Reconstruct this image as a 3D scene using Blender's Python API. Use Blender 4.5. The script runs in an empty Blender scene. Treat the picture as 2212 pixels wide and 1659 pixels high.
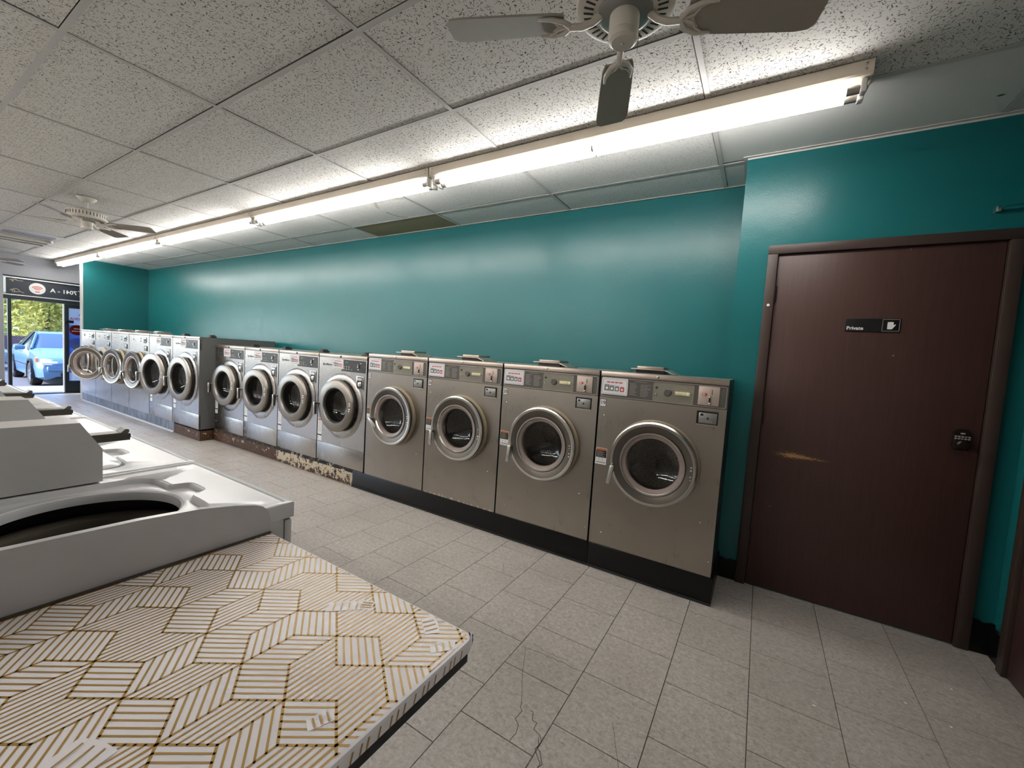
import bpy, bmesh, math, random
from mathutils import Vector, Matrix
random.seed(7)
sc = bpy.context.scene
COL = sc.collection
PI = math.pi

# ------------------------------------------------------------------ camera
F_PX, YAW, PITCH, ROLL, CAM_H = 884.97, 0.5446, -0.0664, 0.0639, 1.3274
fw = Vector((-math.sin(YAW)*math.cos(PITCH), math.cos(YAW)*math.cos(PITCH), math.sin(PITCH)))
rt = Vector((math.cos(YAW), math.sin(YAW), 0))
up = rt.cross(fw)
r2 = math.cos(ROLL)*rt + math.sin(ROLL)*up
u2 = -math.sin(ROLL)*rt + math.cos(ROLL)*up
cam = bpy.data.objects.new('camera', bpy.data.cameras.new('camera'))
COL.objects.link(cam)
cam.matrix_world = Matrix(((r2.x, u2.x, -fw.x, 0), (r2.y, u2.y, -fw.y, 0), (r2.z, u2.z, -fw.z, CAM_H), (0, 0, 0, 1)))
cam.data.sensor_fit = 'HORIZONTAL'
cam.data.sensor_width = 36.0
cam.data.lens = 36.0*F_PX/2212.0
cam.data.clip_start = 0.02
cam.data.clip_end = 300
sc.camera = cam

# ------------------------------------------------------------------ world, sun, exposure
world = bpy.data.worlds.new('sky'); sc.world = world
world.use_nodes = True
wn = world.node_tree.nodes; wl = world.node_tree.links
for n in list(wn): wn.remove(n)
wo = wn.new('ShaderNodeOutputWorld'); wb = wn.new('ShaderNodeBackground'); ws = wn.new('ShaderNodeTexSky')
ws.sky_type = 'NISHITA'; ws.sun_disc = False
ws.sun_elevation = math.radians(38); ws.sun_rotation = math.radians(200)
ws.air_density = 1.0; ws.dust_density = 1.2
wt = wn.new('ShaderNodeMix'); wt.data_type = 'RGBA'; wt.blend_type = 'MULTIPLY'; wt.inputs[0].default_value = 1.0; wt.inputs[7].default_value = (0.84, 0.96, 1.22, 1)   # camera balanced for the lamps indoors
wl.new(ws.outputs[0], wt.inputs[6]); wl.new(wt.outputs[2], wb.inputs[0]); wl.new(wb.outputs[0], wo.inputs[0])
SKY_STRENGTH = 0.72
wb.inputs[1].default_value = SKY_STRENGTH
sun = bpy.data.objects.new('sun', bpy.data.lights.new('sun', 'SUN'))
COL.objects.link(sun)
sun.data.energy = 5.5; sun.data.angle = math.radians(0.6); sun.data.color = (1, 0.93, 0.82)
SUN_TO = Vector((-0.30, -0.78, 0.55)).normalized()
sun.rotation_euler = (-SUN_TO).to_track_quat('-Z', 'Y').to_euler()
TUBE_STRENGTH = 24.0
cy = sc.cycles
cy.max_bounces = 5; cy.diffuse_bounces = 4; cy.glossy_bounces = 3; cy.transmission_bounces = 4; cy.transparent_max_bounces = 8
cy.caustics_reflective = False; cy.caustics_refractive = False
cy.use_adaptive_sampling = True; cy.adaptive_threshold = 0.04
sc.view_settings.view_transform = 'Standard'
sc.view_settings.look = 'None'
sc.view_settings.exposure = 0.62
sc.view_settings.gamma = 1.0
sc.view_settings.use_curve_mapping = False

# ------------------------------------------------------------------ helpers
def lin(r, g=None, b=None):
    if g is None: g = b = r
    def f(c):
        c /= 255.0
        return c/12.92 if c <= 0.04045 else ((c+0.055)/1.055)**2.4
    return (f(r), f(g), f(b), 1.0)

class NT:
    """small wrapper to wire shader nodes"""
    def __init__(s, name):
        s.m = bpy.data.materials.new(name); s.m.use_nodes = True
        s.t = s.m.node_tree; s.n = s.t.nodes
        for n in list(s.n): s.n.remove(n)
        s.out = s.n.new('ShaderNodeOutputMaterial')
    def node(s, typ, props=None, **ins):
        n = s.n.new(typ)
        for k, v in (props or {}).items(): setattr(n, k, v)
        for k, v in ins.items():
            key = k
            sock = None
            if k.startswith('i') and k[1:].isdigit(): sock = n.inputs[int(k[1:])]
            else: sock = n.inputs[k.replace('_', ' ')]
            if isinstance(v, bpy.types.NodeSocket): s.t.links.new(v, sock)
            else: sock.default_value = v
        return n
    def math(s, op, a, b=None, c=None, clamp=False):
        n = s.n.new('ShaderNodeMath'); n.operation = op; n.use_clamp = clamp
        for i, v in enumerate((a, b, c)):
            if v is None: continue
            if isinstance(v, bpy.types.NodeSocket): s.t.links.new(v, n.inputs[i])
            else: n.inputs[i].default_value = v
        return n.outputs[0]
    def vmath(s, op, a, b=None):
        n = s.n.new('ShaderNodeVectorMath'); n.operation = op
        for i, v in enumerate((a, b)):
            if v is None: continue
            if isinstance(v, bpy.types.NodeSocket): s.t.links.new(v, n.inputs[i])
            else: n.inputs[i].default_value = v
        return n.outputs['Value' if op in ('LENGTH', 'DOT_PRODUCT', 'DISTANCE') else 'Vector']
    def mix(s, fac, a, b):
        n = s.n.new('ShaderNodeMix'); n.data_type = 'RGBA'
        for sock, v in ((n.inputs[0], fac), (n.inputs[6], a), (n.inputs[7], b)):
            if isinstance(v, bpy.types.NodeSocket): s.t.links.new(v, sock)
            else: sock.default_value = v
        return n.outputs[2]
    def ramp(s, fac, stops):
        n = s.n.new('ShaderNodeValToRGB'); s.t.links.new(fac, n.inputs[0])
        e = n.color_ramp.elements
        while len(e) < len(stops): e.new(0.5)
        for el, (p, c) in zip(e, stops):
            el.position = p
            el.color = c if isinstance(c, tuple) else (c, c, c, 1)
        return n.outputs[0]
    def obj(s): return s.node('ShaderNodeTexCoord').outputs['Object']
    def pos(s): return s.node('ShaderNodeNewGeometry').outputs['Position']
    def scale(s, v, sx, sy, sz): return s.vmath('MULTIPLY', v, (sx, sy, sz))
    def noise(s, vec, sc_, detail=3, rough=0.55, dist=0.0):
        return s.node('ShaderNodeTexNoise', Vector=vec, Scale=sc_, Detail=detail, Roughness=rough, Distortion=dist).outputs[0]
    def bump(s, h, strength=0.2, dist=0.01):
        return s.node('ShaderNodeBump', Height=h, Strength=strength, Distance=dist).outputs[0]
    def done(s, color=(0.8, 0.8, 0.8, 1), rough=0.5, metal=0.0, normal=None, spec=0.5, **kw):
        b = s.node('ShaderNodeBsdfPrincipled', Base_Color=color, Roughness=rough, Metallic=metal)
        b.inputs['Specular IOR Level'].default_value = spec
        if normal is not None: s.t.links.new(normal, b.inputs['Normal'])
        for k, v in kw.items():
            sock = b.inputs[k.replace('_', ' ')]
            if isinstance(v, bpy.types.NodeSocket): s.t.links.new(v, sock)
            else: sock.default_value = v
        s.t.links.new(b.outputs[0], s.out.inputs[0])
        return s.m

MAT = {}
def plain(name, rgb, rough=0.5, metal=0.0, spec=0.5, var=0.06, sc_=30.0):
    """a plain coat with a faint procedural mottling"""
    t = NT(name)
    nz = t.noise(t.obj(), sc_, 1)
    c = lin(*rgb)
    d = tuple(min(1, x*(1-var)) for x in c[:3]) + (1,)
    e = tuple(min(1, x*(1+var)) for x in c[:3]) + (1,)
    MAT[name] = t.done(t.mix(nz, d, e), rough, metal, None, spec)
    return MAT[name]

class MB:
    """collects faces for one mesh"""
    def __init__(s): s.v = []; s.f = []; s.mi = []; s.sm = []
    def add(s, vs, fs, mi=0, smooth=False, xf=None):
        o = len(s.v)
        for p in vs:
            p = Vector(p)
            s.v.append(tuple(xf @ p) if xf is not None else tuple(p))
        for f in fs:
            s.f.append([i+o for i in f]); s.mi.append(mi); s.sm.append(smooth)
        return s
    def box(s, x0, x1, y0, y1, z0, z1, mi=0, xf=None):
        vs = [(x0,y0,z0),(x1,y0,z0),(x1,y1,z0),(x0,y1,z0),(x0,y0,z1),(x1,y0,z1),(x1,y1,z1),(x0,y1,z1)]
        fs = [(0,3,2,1),(4,5,6,7),(0,1,5,4),(1,2,6,5),(2,3,7,6),(3,0,4,7)]
        return s.add(vs, fs, mi, False, xf)
    def rbox(s, x0, x1, y0, y1, z0, z1, r=0.005, mi=0, seg=2, xf=None):
        bm = bmesh.new(); bmesh.ops.create_cube(bm, size=1.0)
        for v in bm.verts:
            v.co = Vector(((x0+x1)/2+v.co.x*(x1-x0), (y0+y1)/2+v.co.y*(y1-y0), (z0+z1)/2+v.co.z*(z1-z0)))
        r = min(r, 0.49*min(x1-x0, y1-y0, z1-z0))
        bmesh.ops.bevel(bm, geom=bm.edges[:], offset=r, segments=seg, affect='EDGES', profile=0.5)
        bm.verts.index_update()
        vs = [v.co.copy() for v in bm.verts]; fs = [[v.index for v in f.verts] for f in bm.faces]
        bm.free()
        return s.add(vs, fs, mi, True, xf)
    def prism(s, poly, axis, a0, a1, mi=0, smooth=False, xf=None, caps=True):
        """poly: 2-D points; axis 'x': (y,z), 'y': (x,z), 'z': (x,y)"""
        def P(p, a):
            return {'x': (a, p[0], p[1]), 'y': (p[0], a, p[1]), 'z': (p[0], p[1], a)}[axis]
        n = len(poly)
        vs = [P(p, a0) for p in poly] + [P(p, a1) for p in poly]
        area = sum(poly[i][0]*poly[(i+1) % n][1]-poly[(i+1) % n][0]*poly[i][1] for i in range(n))
        flip = (area > 0) == (axis == 'y')
        fs = []
        for i in range(n):
            j = (i+1) % n
            fs.append((i, j, n+j, n+i) if not flip else (j, i, n+i, n+j))
        if caps:
            fs.append(tuple(range(n-1, -1, -1)) if not flip else tuple(range(n)))
            fs.append(tuple(range(n, 2*n)) if not flip else tuple(range(2*n-1, n-1, -1)))
        return s.add(vs, fs, mi, smooth, xf)
    def lathe(s, prof, axis='z', c=(0, 0, 0), n=32, mi=0, smooth=True, mis=None, xf=None, a0=0.0, a1=2*PI):
        """prof: (radius, along axis) points"""
        full = abs(a1-a0-2*PI) < 1e-6
        k = n if full else n+1
        vs = []
        for r, a in prof:
            for i in range(k):
                t = a0+(a1-a0)*i/n
                u, w = r*math.cos(t), r*math.sin(t)
                p = {'z': (u, w, a), 'y': (u, a, w), 'x': (a, u, w)}[axis]
                vs.append((p[0]+c[0], p[1]+c[1], p[2]+c[2]))
        for q in range(len(prof)-1):
            fs = []
            for i in range(n):
                j = (i+1) % k
                f = (q*k+i, q*k+j, (q+1)*k+j, (q+1)*k+i)
                fs.append(f if axis != 'y' else f[::-1])
            o = len(s.v)
            for f in fs:
                s.f.append([x+o for x in f]); s.mi.append(mis[q] if mis else mi); s.sm.append(smooth)
        for p in vs: s.v.append(tuple(xf @ Vector(p)) if xf is not None else p)
        return s
    def tube(s, pts, r, n=10, mi=0, caps=True, xf=None):
        pts = [Vector(p) for p in pts]
        rs = r if isinstance(r, (list, tuple)) else [r]*len(pts)
        vs = []; prev = None
        for i, p in enumerate(pts):
            d = (pts[min(i+1, len(pts)-1)]-pts[max(i-1, 0)]).normalized()
            a = prev if prev is not None else (Vector((0, 0, 1)) if abs(d.z) < 0.9 else Vector((1, 0, 0)))
            b = d.cross(a).normalized(); a = b.cross(d).normalized(); prev = a
            for k in range(n):
                t = 2*PI*k/n
                vs.append(p+a*(rs[i]*math.cos(t))+b*(rs[i]*math.sin(t)))
        fs = []
        for i in range(len(pts)-1):
            for k in range(n):
                j = (k+1) % n
                fs.append((i*n+k, i*n+j, (i+1)*n+j, (i+1)*n+k))
        if caps:
            fs.append(tuple(range(n-1, -1, -1))); fs.append(tuple((len(pts)-1)*n+k for k in range(n)))
        return s.add(vs, fs, mi, True, xf)
    def disc(s, c, r, axis='y', n=24, mi=0, h=0.001, xf=None):
        """a thin round plate whose face looks to -axis side"""
        a = {'x': c[0], 'y': c[1], 'z': c[2]}[axis]
        base = {'x': (0, c[1], c[2]), 'y': (c[0], 0, c[2]), 'z': (c[0], c[1], 0)}[axis]
        return s.lathe([(0.0001, a), (r, a), (r, a+h), (0.0001, a+h)], axis, base, n, mi, False, None, xf)
    def mesh(s, name, mats, sharp=35):
        me = bpy.data.meshes.new(name)
        me.from_pydata(s.v, [], s.f)
        for m in mats: me.materials.append(MAT[m] if isinstance(m, str) else m)
        me.polygons.foreach_set('material_index', s.mi)
        me.polygons.foreach_set('use_smooth', s.sm)
        bm = bmesh.new(); bm.from_mesh(me)
        bmesh.ops.remove_doubles(bm, verts=bm.verts[:], dist=1e-5)
        bm.to_mesh(me); bm.free()
        if any(s.sm): me.set_sharp_from_angle(angle=math.radians(sharp))
        me.update()
        return me

CACHE = {}
def cached(key, mats, fn):
    if key not in CACHE:
        mb = MB(); fn(mb); CACHE[key] = mb.mesh(key, mats)
    return CACHE[key]
def obj(name, me, parent=None, loc=(0, 0, 0), rot=(0, 0, 0), **props):
    o = bpy.data.objects.new(name, me); COL.objects.link(o)
    o.location = loc; o.rotation_euler = rot
    if parent is not None: o.parent = parent
    for k, v in props.items(): o[k] = v
    return o
def empty(name, loc=(0, 0, 0), rot=(0, 0, 0), **props):
    o = obj(name, None, None, loc, rot, **props); o.empty_display_size = 0.1
    return o
def quick(name, mats, fn, parent=None, loc=(0, 0, 0), rot=(0, 0, 0), **props):
    mb = MB(); fn(mb)
    return obj(name, mb.mesh(name, mats), parent, loc, rot, **props)
def text_mesh(key, body, size, mat, align='CENTER', extrude=0.0006, bold=0.0, shear=0.0):
    if key in CACHE: return CACHE[key]
    cu = bpy.data.curves.new(key, 'FONT'); cu.body = body; cu.size = size
    cu.align_x = align; cu.align_y = 'CENTER'; cu.extrude = extrude; cu.offset = bold; cu.shear = shear
    cu.resolution_u = 3
    o = bpy.data.objects.new(key, cu); COL.objects.link(o)
    bpy.context.view_layer.update()
    me = bpy.data.meshes.new_from_object(o.evaluated_get(bpy.context.evaluated_depsgraph_get()))
    me.name = key
    bpy.data.objects.remove(o)
    me.materials.clear(); me.materials.append(MAT[mat])
    CACHE[key] = me
    return me
FRONT = (PI/2, 0, 0)     # lays a text mesh upright, reading from -Y

# ------------------------------------------------------------------ materials
def make_materials():
    # ceiling tile with fissures
    def tile(name, rgb, marks=1.0, stain=False):
        t = NT(name)
        oi = t.node('ShaderNodeObjectInfo').outputs['Random']
        co = t.obj()
        off = t.node('ShaderNodeCombineXYZ', X=t.math('MULTIPLY', oi, 37.0), Y=t.math('MULTIPLY', oi, 91.0), Z=0.0).outputs[0]
        p = t.vmath('ADD', co, off)
        p = t.scale(p, 1, 1, 0)
        wob = t.node('ShaderNodeTexNoise', {'noise_dimensions': '2D'}, Vector=p, Scale=70.0, Detail=0.0).outputs[1]
        pw = t.vmath('ADD', p, t.scale(wob, 0.012, 0.012, 0))
        fac = None
        for sc_, ln, wd, keep in ((46.0, 0.0080, 0.0015, 0.38), (95.0, 0.0026, 0.0014, 0.50)):
            vo = t.node('ShaderNodeTexVoronoi', {'voronoi_dimensions': '2D'}, Vector=pw, Scale=sc_)
            d = t.vmath('SUBTRACT', pw, vo.outputs['Position'])
            col = t.node('ShaderNodeSeparateColor', Color=vo.outputs['Color'])
            rot = t.node('ShaderNodeVectorRotate', {'rotation_type': 'Z_AXIS'}, Vector=d, Angle=t.math('MULTIPLY', col.outputs[0], 6.28)).outputs[0]
            e = t.vmath('LENGTH', t.scale(rot, 1/ln, 1/wd, 0))
            m = t.math('SUBTRACT', 1.25, e, clamp=True)
            m = t.math('MULTIPLY', m, 2.5, clamp=True)
            m = t.math('MULTIPLY', m, t.math('GREATER_THAN', col.outputs[1], keep))
            fac = m if fac is None else t.math('MAXIMUM', fac, m)
        fac = t.math('MULTIPLY', fac, marks)
        big = t.noise(p, 2.2, 2)
        base = t.mix(big, tuple(x*0.93 for x in lin(*rgb)[:3])+(1,), lin(*rgb))
        if stain:
            # a water ring with its own shape
            q = t.vmath('SUBTRACT', t.vmath('ADD', co, t.scale(t.node('ShaderNodeTexNoise', Vector=co, Scale=4.0, Detail=3.0).outputs[1], 0.12, 0.12, 0)), (0.46, 0.16, 0))
            rr = t.vmath('LENGTH', t.scale(q, 1, 1, 0))
            ring = t.math('SUBTRACT', 1.0, t.math('MULTIPLY', t.math('ABSOLUTE', t.math('SUBTRACT', rr, 0.25)), 40.0), clamp=True)
            ring = t.math('MULTIPLY', ring, t.math('GREATER_THAN', t.math('MULTIPLY', t.noise(co, 3.0), 1.0), 0.42))
            base = t.mix(t.math('MULTIPLY', ring, 0.55), base, lin(150, 128, 98))
        c = t.mix(fac, base, lin(78, 74, 68))
        MAT[name] = t.done(c, 0.92, 0, None, 0.1)
    tile('ceiling_tile', (226, 224, 218), 0.9)
    tile('ceiling_tile_smooth', (222, 221, 217), 0.05)
    tile('ceiling_tile_fine', (224, 223, 219), 0.35)
    tile('ceiling_tile_stained', (224, 223, 218), 0.4, True)
    tile('ceiling_tile_tan', (150, 140, 112), 0.3)
    plain('grid_white', (194, 192, 187), 0.55)
    plain('ceiling_plain', (200, 200, 194), 0.9)
    # teal wall paint: satin, rolled, patched
    t = NT('teal_paint')
    p = t.pos()
    n1 = t.noise(p, 1.3, 2); n2 = t.noise(p, 140.0, 0); n3 = t.noise(p, 9.0, 2, 0.6)
    c = t.mix(n1, lin(14, 96, 98), lin(22, 107, 109))
    vo = t.node('ShaderNodeTexVoronoi', Vector=t.vmath('ADD', p, t.scale(t.node('ShaderNodeTexNoise', Vector=p, Scale=8.0).outputs[1], 0.1, 0.1, 0.1)), Scale=5.0).outputs['Distance']
    scar = t.math('LESS_THAN', t.math('ABSOLUTE', t.math('SUBTRACT', vo, 0.33)), 0.012)
    scar = t.math('MULTIPLY', scar, t.math('GREATER_THAN', n1, 0.60))
    h = t.math('ADD', t.math('MULTIPLY', n2, 0.15), t.math('ADD', t.math('MULTIPLY', n3, 0.5), t.math('MULTIPLY', scar, 0.7)))
    h = t.math('ADD', h, t.math('MULTIPLY', n1, 1.2))
    MAT['teal_paint'] = t.done(c, t.math('ADD', 0.26, t.math('MULTIPLY', n3, 0.12)), 0, t.bump(h, 0.35, 0.006), 0.5)
    # stainless steels
    def steel(name, rgb, rough, smear=0.10, streak=(40, 40, 2.0), vary=0.06):
        t = NT(name)
        p = t.obj()
        st = t.noise(t.scale(p, *streak), 6.0, 2)
        sm = t.noise(p, 3.5, 2, 0.6, 0.6)
        c = lin(*rgb)
        col = t.mix(sm, tuple(x*(1-smear) for x in c[:3])+(1,), tuple(min(1, x*(1+smear)) for x in c[:3])+(1,))
        ro = t.math('ADD', rough-vary, t.math('MULTIPLY', t.math('ADD', st, sm), vary))
        MAT[name] = t.done(col, ro, 1.0)
    steel('steel', (166, 159, 150), 0.29)
    steel('steel_bright', (174, 170, 165), 0.27, smear=0.03, vary=0.03)
    steel('steel_ring', (112, 106, 98), 0.40, smear=0.06)
    steel('steel_edge', (196, 182, 170), 0.38)
    steel('chrome', (216, 212, 206), 0.24, smear=0.03)
    steel('door_silver', (150, 143, 134), 0.36, smear=0.05)
    t = NT('drum_steel')
    p = t.obj()
    vo = t.node('ShaderNodeTexVoronoi', Vector=p, Scale=85.0).outputs['Distance']
    hole = t.math('LESS_THAN', vo, 0.28)
    MAT['drum_steel'] = t.done(t.mix(hole, lin(186, 178, 168), lin(96, 90, 84)), 0.38, 1.0)
    t = NT('door_glass')
    lw = t.node('ShaderNodeFresnel', IOR=1.45).outputs[0]
    tr = t.node('ShaderNodeBsdfTransparent', Color=(0.93, 0.93, 0.93, 1)).outputs[0]
    gl = t.node('ShaderNodeBsdfGlossy', Color=(1, 1, 1, 1), Roughness=0.03).outputs[0]
    mx = t.node('ShaderNodeMixShader', i0=lw, i1=tr, i2=gl).outputs[0]
    t.t.links.new(mx, t.out.inputs[0]); MAT['door_glass'] = t.m
    t = NT('window_glass')
    lw = t.node('ShaderNodeFresnel', IOR=1.3).outputs[0]
    tr = t.node('ShaderNodeBsdfTransparent', Color=(0.93, 0.95, 0.96, 1)).outputs[0]
    gl = t.node('ShaderNodeBsdfGlossy', Color=(1, 1, 1, 1), Roughness=0.01).outputs[0]
    mx = t.node('ShaderNodeMixShader', i0=lw, i1=tr, i2=gl).outputs[0]
    t.t.links.new(mx, t.out.inputs[0]); MAT['window_glass'] = t.m
    # vinyl floor tile
    t = NT('vinyl_tile')
    oi = t.node('ShaderNodeObjectInfo').outputs['Random']
    p = t.pos()
    sp = t.noise(p, 55.0, 3, 0.7, 0.8)
    sp2 = t.noise(p, 150.0, 1, 0.7)
    big = t.noise(p, 1.6, 2)
    vein = t.noise(t.scale(p, 1.0, 2.6, 1), 34.0, 3, 0.75, 1.2)
    c = t.mix(t.ramp(t.math('ADD', t.math('MULTIPLY', sp, 0.6), t.math('MULTIPLY', vein, 0.45)), [(0.36, 0.0), (0.70, 1.0)]), lin(150, 144, 137), lin(202, 197, 190))
    c = t.mix(t.ramp(sp2, [(0.62, 0.0), (0.74, 0.35)]), c, lin(122, 114, 106))
    c = t.mix(t.ramp(t.noise(p, 75.0, 2, 0.65, 0.6), [(0.60, 0.0), (0.74, 0.40)]), c, lin(128, 120, 112))
    c = t.mix(t.ramp(big, [(0.45, 0.0), (0.75, 0.35)]), c, lin(136, 128, 119))
    c = t.mix(t.math('MULTIPLY', oi, 0.16), c, lin(150, 144, 136))
    MAT['vinyl_tile'] = t.done(c, t.math('ADD', 0.34, t.math('MULTIPLY', big, 0.2)), 0, None, 0.5)
    plain('floor_joint', (58, 52, 46), 0.9)
    plain('crack_dark', (72, 66, 60), 0.9)
    # paints, plastics
    plain('black_base', (12, 11, 11), 0.34, spec=0.35)
    plain('black_plastic', (16, 16, 17), 0.35)
    plain('rubber', (20, 20, 20), 0.6)
    plain('grey_side', (100, 101, 100), 0.45)
    plain('dark_side', (36, 44, 46), 0.4)
    plain('white_enamel', (206, 206, 207), 0.24, var=0.02)
    plain('white_plastic', (232, 230, 224), 0.4, var=0.02)
    plain('grey_enamel', (198, 196, 194), 0.35, var=0.03)
    plain('cream_paint', (212, 200, 182), 0.4, var=0.03)
    plain('fan_white', (204, 198, 186), 0.42, var=0.03)
    plain('fan_blade', (150, 144, 134), 0.5, var=0.04)
    plain('panel_dark', (92, 90, 84), 0.45)
    plain('panel_brown', (52, 46, 43), 0.4)
    plain('panel_olive', (142, 138, 124), 0.4)
    plain('coin_plate', (196, 180, 168), 0.4, 0.2)
    plain('paper_white', (240, 238, 240), 0.5, var=0.01)
    plain('ink_grey', (118, 118, 118), 0.6)
    plain('ink_pale', (150, 147, 140), 0.6)
    plain('ink_black', (18, 18, 18), 0.6)
    plain('ink_red', (205, 60, 52), 0.5)
    plain('ink_white', (238, 238, 236), 0.5)
    plain('label_orange', (198, 112, 60), 0.5)
    plain('button_cream', (236, 228, 186), 0.4)
    plain('bulb_green', (28, 80, 52), 0.2)
    plain('led_green', (60, 150, 100), 0.3)
    plain('badge_grey', (120, 116, 110), 0.35, 0.6)
    plain('bezel_mauve', (146, 132, 124), 0.35)
    plain('collar_tan', (168, 156, 132), 0.45, 0.3)
    plain('coin_grey', (150, 150, 146), 0.35, 0.6)
    plain('slide_dark', (92, 86, 78), 0.4, 0.7)
    plain('frame_brown', (62, 48, 42), 0.45, var=0.15, sc_=8)
    plain('hinge_brown', (52, 40, 36), 0.4, 0.3)
    plain('lock_brown', (34, 24, 22), 0.35, 0.4)
    plain('caulk', (205, 203, 198), 0.7)
    plain('tub_plastic', (98, 91, 80), 0.5)
    # brown wood-grain door
    t = NT('door_wood')
    p = t.obj()
    g1 = t.noise(t.scale(p, 26, 26, 1.3), 2.6, 5, 0.6, 0.9)
    g2 = t.noise(t.scale(p, 160, 160, 3), 2.0, 3)
    big = t.noise(p, 1.6, 3)
    c = t.mix(g1, lin(62, 40, 36), lin(84, 58, 52))
    c = t.mix(t.math('MULTIPLY', g2, 0.35), c, lin(56, 38, 34))
    sc1 = t.noise(t.scale(p, 9, 1, 110), 1.0, 5, 0.75)
    zc = t.node('ShaderNodeSeparateXYZ', Vector=p)
    def band(sock, c0, hw): return t.math('SUBTRACT', 1.0, t.math('DIVIDE', t.math('ABSOLUTE', t.math('SUBTRACT', sock, c0)), hw), clamp=True)
    m1 = t.math('MULTIPLY', band(zc.outputs[2], 0.850, 0.040), band(zc.outputs[0], -0.29, 0.19))
    m1b = t.math('MULTIPLY', band(zc.outputs[2], 0.843, 0.016), band(zc.outputs[0], -0.14, 0.24))
    m2 = t.math('MULTIPLY', band(zc.outputs[2], 0.730, 0.014), band(zc.outputs[0], -0.20, 0.20))
    mm = t.math('ADD', m1, t.math('ADD', t.math('MULTIPLY', m1b, 0.5), t.math('MULTIPLY', m2, 0.5)))
    scr = t.math('GREATER_THAN', t.math('ADD', t.noise(t.scale(p, 40, 1, 240), 1.2, 6, 0.8), t.math('MULTIPLY', mm, 0.30)), 0.715)
    scr = t.math('MULTIPLY', scr, t.math('GREATER_THAN', mm, 0.02))
    c = t.mix(scr, c, lin(172, 132, 84))
    dots = t.node('ShaderNodeTexVoronoi', Vector=p, Scale=7.0)
    dd = t.math('MULTIPLY', t.math('LESS_THAN', dots.outputs['Distance'], 0.03), t.math('GREATER_THAN', t.noise(p, 2.3), 0.52))
    c = t.mix(t.math('MULTIPLY', dd, 0.7), c, lin(150, 132, 118))
    MAT['door_wood'] = t.done(c, t.math('ADD', 0.36, t.math('MULTIPLY', g2, 0.12)), 0, None, 0.45)
    # worn plinth: brown, cream and black flaking paint
    t = NT('worn_plinth')
    p = t.pos()
    n1 = t.noise(p, 26.0, 6, 0.72, 0.5); n2 = t.noise(p, 3.0, 3); n3 = t.noise(p, 9.0, 5, 0.7, 0.3)
    xs = t.node('ShaderNodeSeparateXYZ', Vector=p)
    base = t.mix(n3, lin(46, 30, 20), lin(104, 72, 46))
    zone = t.math('MULTIPLY', t.math('GREATER_THAN', xs.outputs[0], -4.55), 0.15)
    hz = t.math('SUBTRACT', 0.07, t.math('MULTIPLY', t.math('ABSOLUTE', t.math('SUBTRACT', xs.outputs[2], 0.09)), 1.3))
    fl = t.math('GREATER_THAN', t.math('ADD', n1, t.math('ADD', zone, hz)), 0.655)
    base = t.mix(fl, base, lin(206, 192, 166))
    blk = t.math('GREATER_THAN', t.math('ADD', n3, t.math('MULTIPLY', t.math('GREATER_THAN', xs.outputs[2], 0.125), 0.22)), 0.67)
    base = t.mix(blk, base, lin(24, 22, 20))
    MAT['worn_plinth'] = t.done(base, 0.75, 0, t.bump(n1, 0.5, 0.006))
    t = NT('plinth_metal')
    p = t.pos()
    n1 = t.noise(t.scale(p, 1, 1, 0.25), 14.0, 5, 0.7)
    MAT['plinth_metal'] = t.done(t.mix(t.ramp(n1, [(0.35, 0.0), (0.7, 1.0)]), lin(74, 76, 78), lin(150, 152, 154)), 0.35, 0.7)
    # grey laminate panel
    t = NT('grey_laminate')
    p = t.obj()
    n1 = t.noise(p, 5.0, 3, 0.65); n2 = t.noise(p, 60.0, 2)
    MAT['grey_laminate'] = t.done(t.mix(n1, lin(176, 174, 175), lin(198, 196, 197)), t.math('ADD', 0.35, t.math('MULTIPLY', n2, 0.15)))
    plain('pattern_white', (244, 240, 242), 0.38, var=0.02)
    plain('pattern_gold', (176, 140, 72), 0.38, 0.25, var=0.08)
    plain('table_black', (20, 20, 22), 0.5)
    # lamp tube
    t = NT('lamp_tube')
    em = t.node('ShaderNodeEmission', Color=(1.0, 0.968, 0.95, 1), Strength=TUBE_STRENGTH)
    t.t.links.new(em.outputs[0], t.out.inputs[0]); MAT['lamp_tube'] = t.m
    plain('tube_cap', (176, 172, 166), 0.3, 0.8)
    # outside
    t = NT('asphalt'); p = t.pos(); n = t.noise(p, 40, 5); MAT['asphalt'] = t.done(t.mix(n, lin(78, 78, 82), lin(108, 108, 112)), 0.85)
    t = NT('concrete'); p = t.pos(); n = t.noise(p, 12, 5); MAT['concrete'] = t.done(t.mix(n, lin(128, 130, 132), lin(156, 158, 160)), 0.8)
    plain('car_blue', (96, 130, 162), 0.22, 0.35, var=0.02)
    plain('car_grey', (120, 128, 138), 0.3, 0.3, var=0.02)
    plain('car_glass', (30, 48, 66), 0.08, 0.0, 0.5)
    plain('car_trim', (26, 28, 32), 0.5)
    plain('car_lamp', (226, 226, 220), 0.12, 0.2)
    plain('car_amber', (224, 120, 70), 0.2)
    plain('wheel_alloy', (176, 180, 184), 0.3, 0.8)
    plain('alu_dark', (44, 50, 56), 0.4, 0.4)
    plain('alu_bright', (228, 230, 232), 0.35, 0.3)
    plain('sign_navy', (40, 48, 60), 0.4)
    plain('sign_gold', (186, 178, 158), 0.4)
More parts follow.
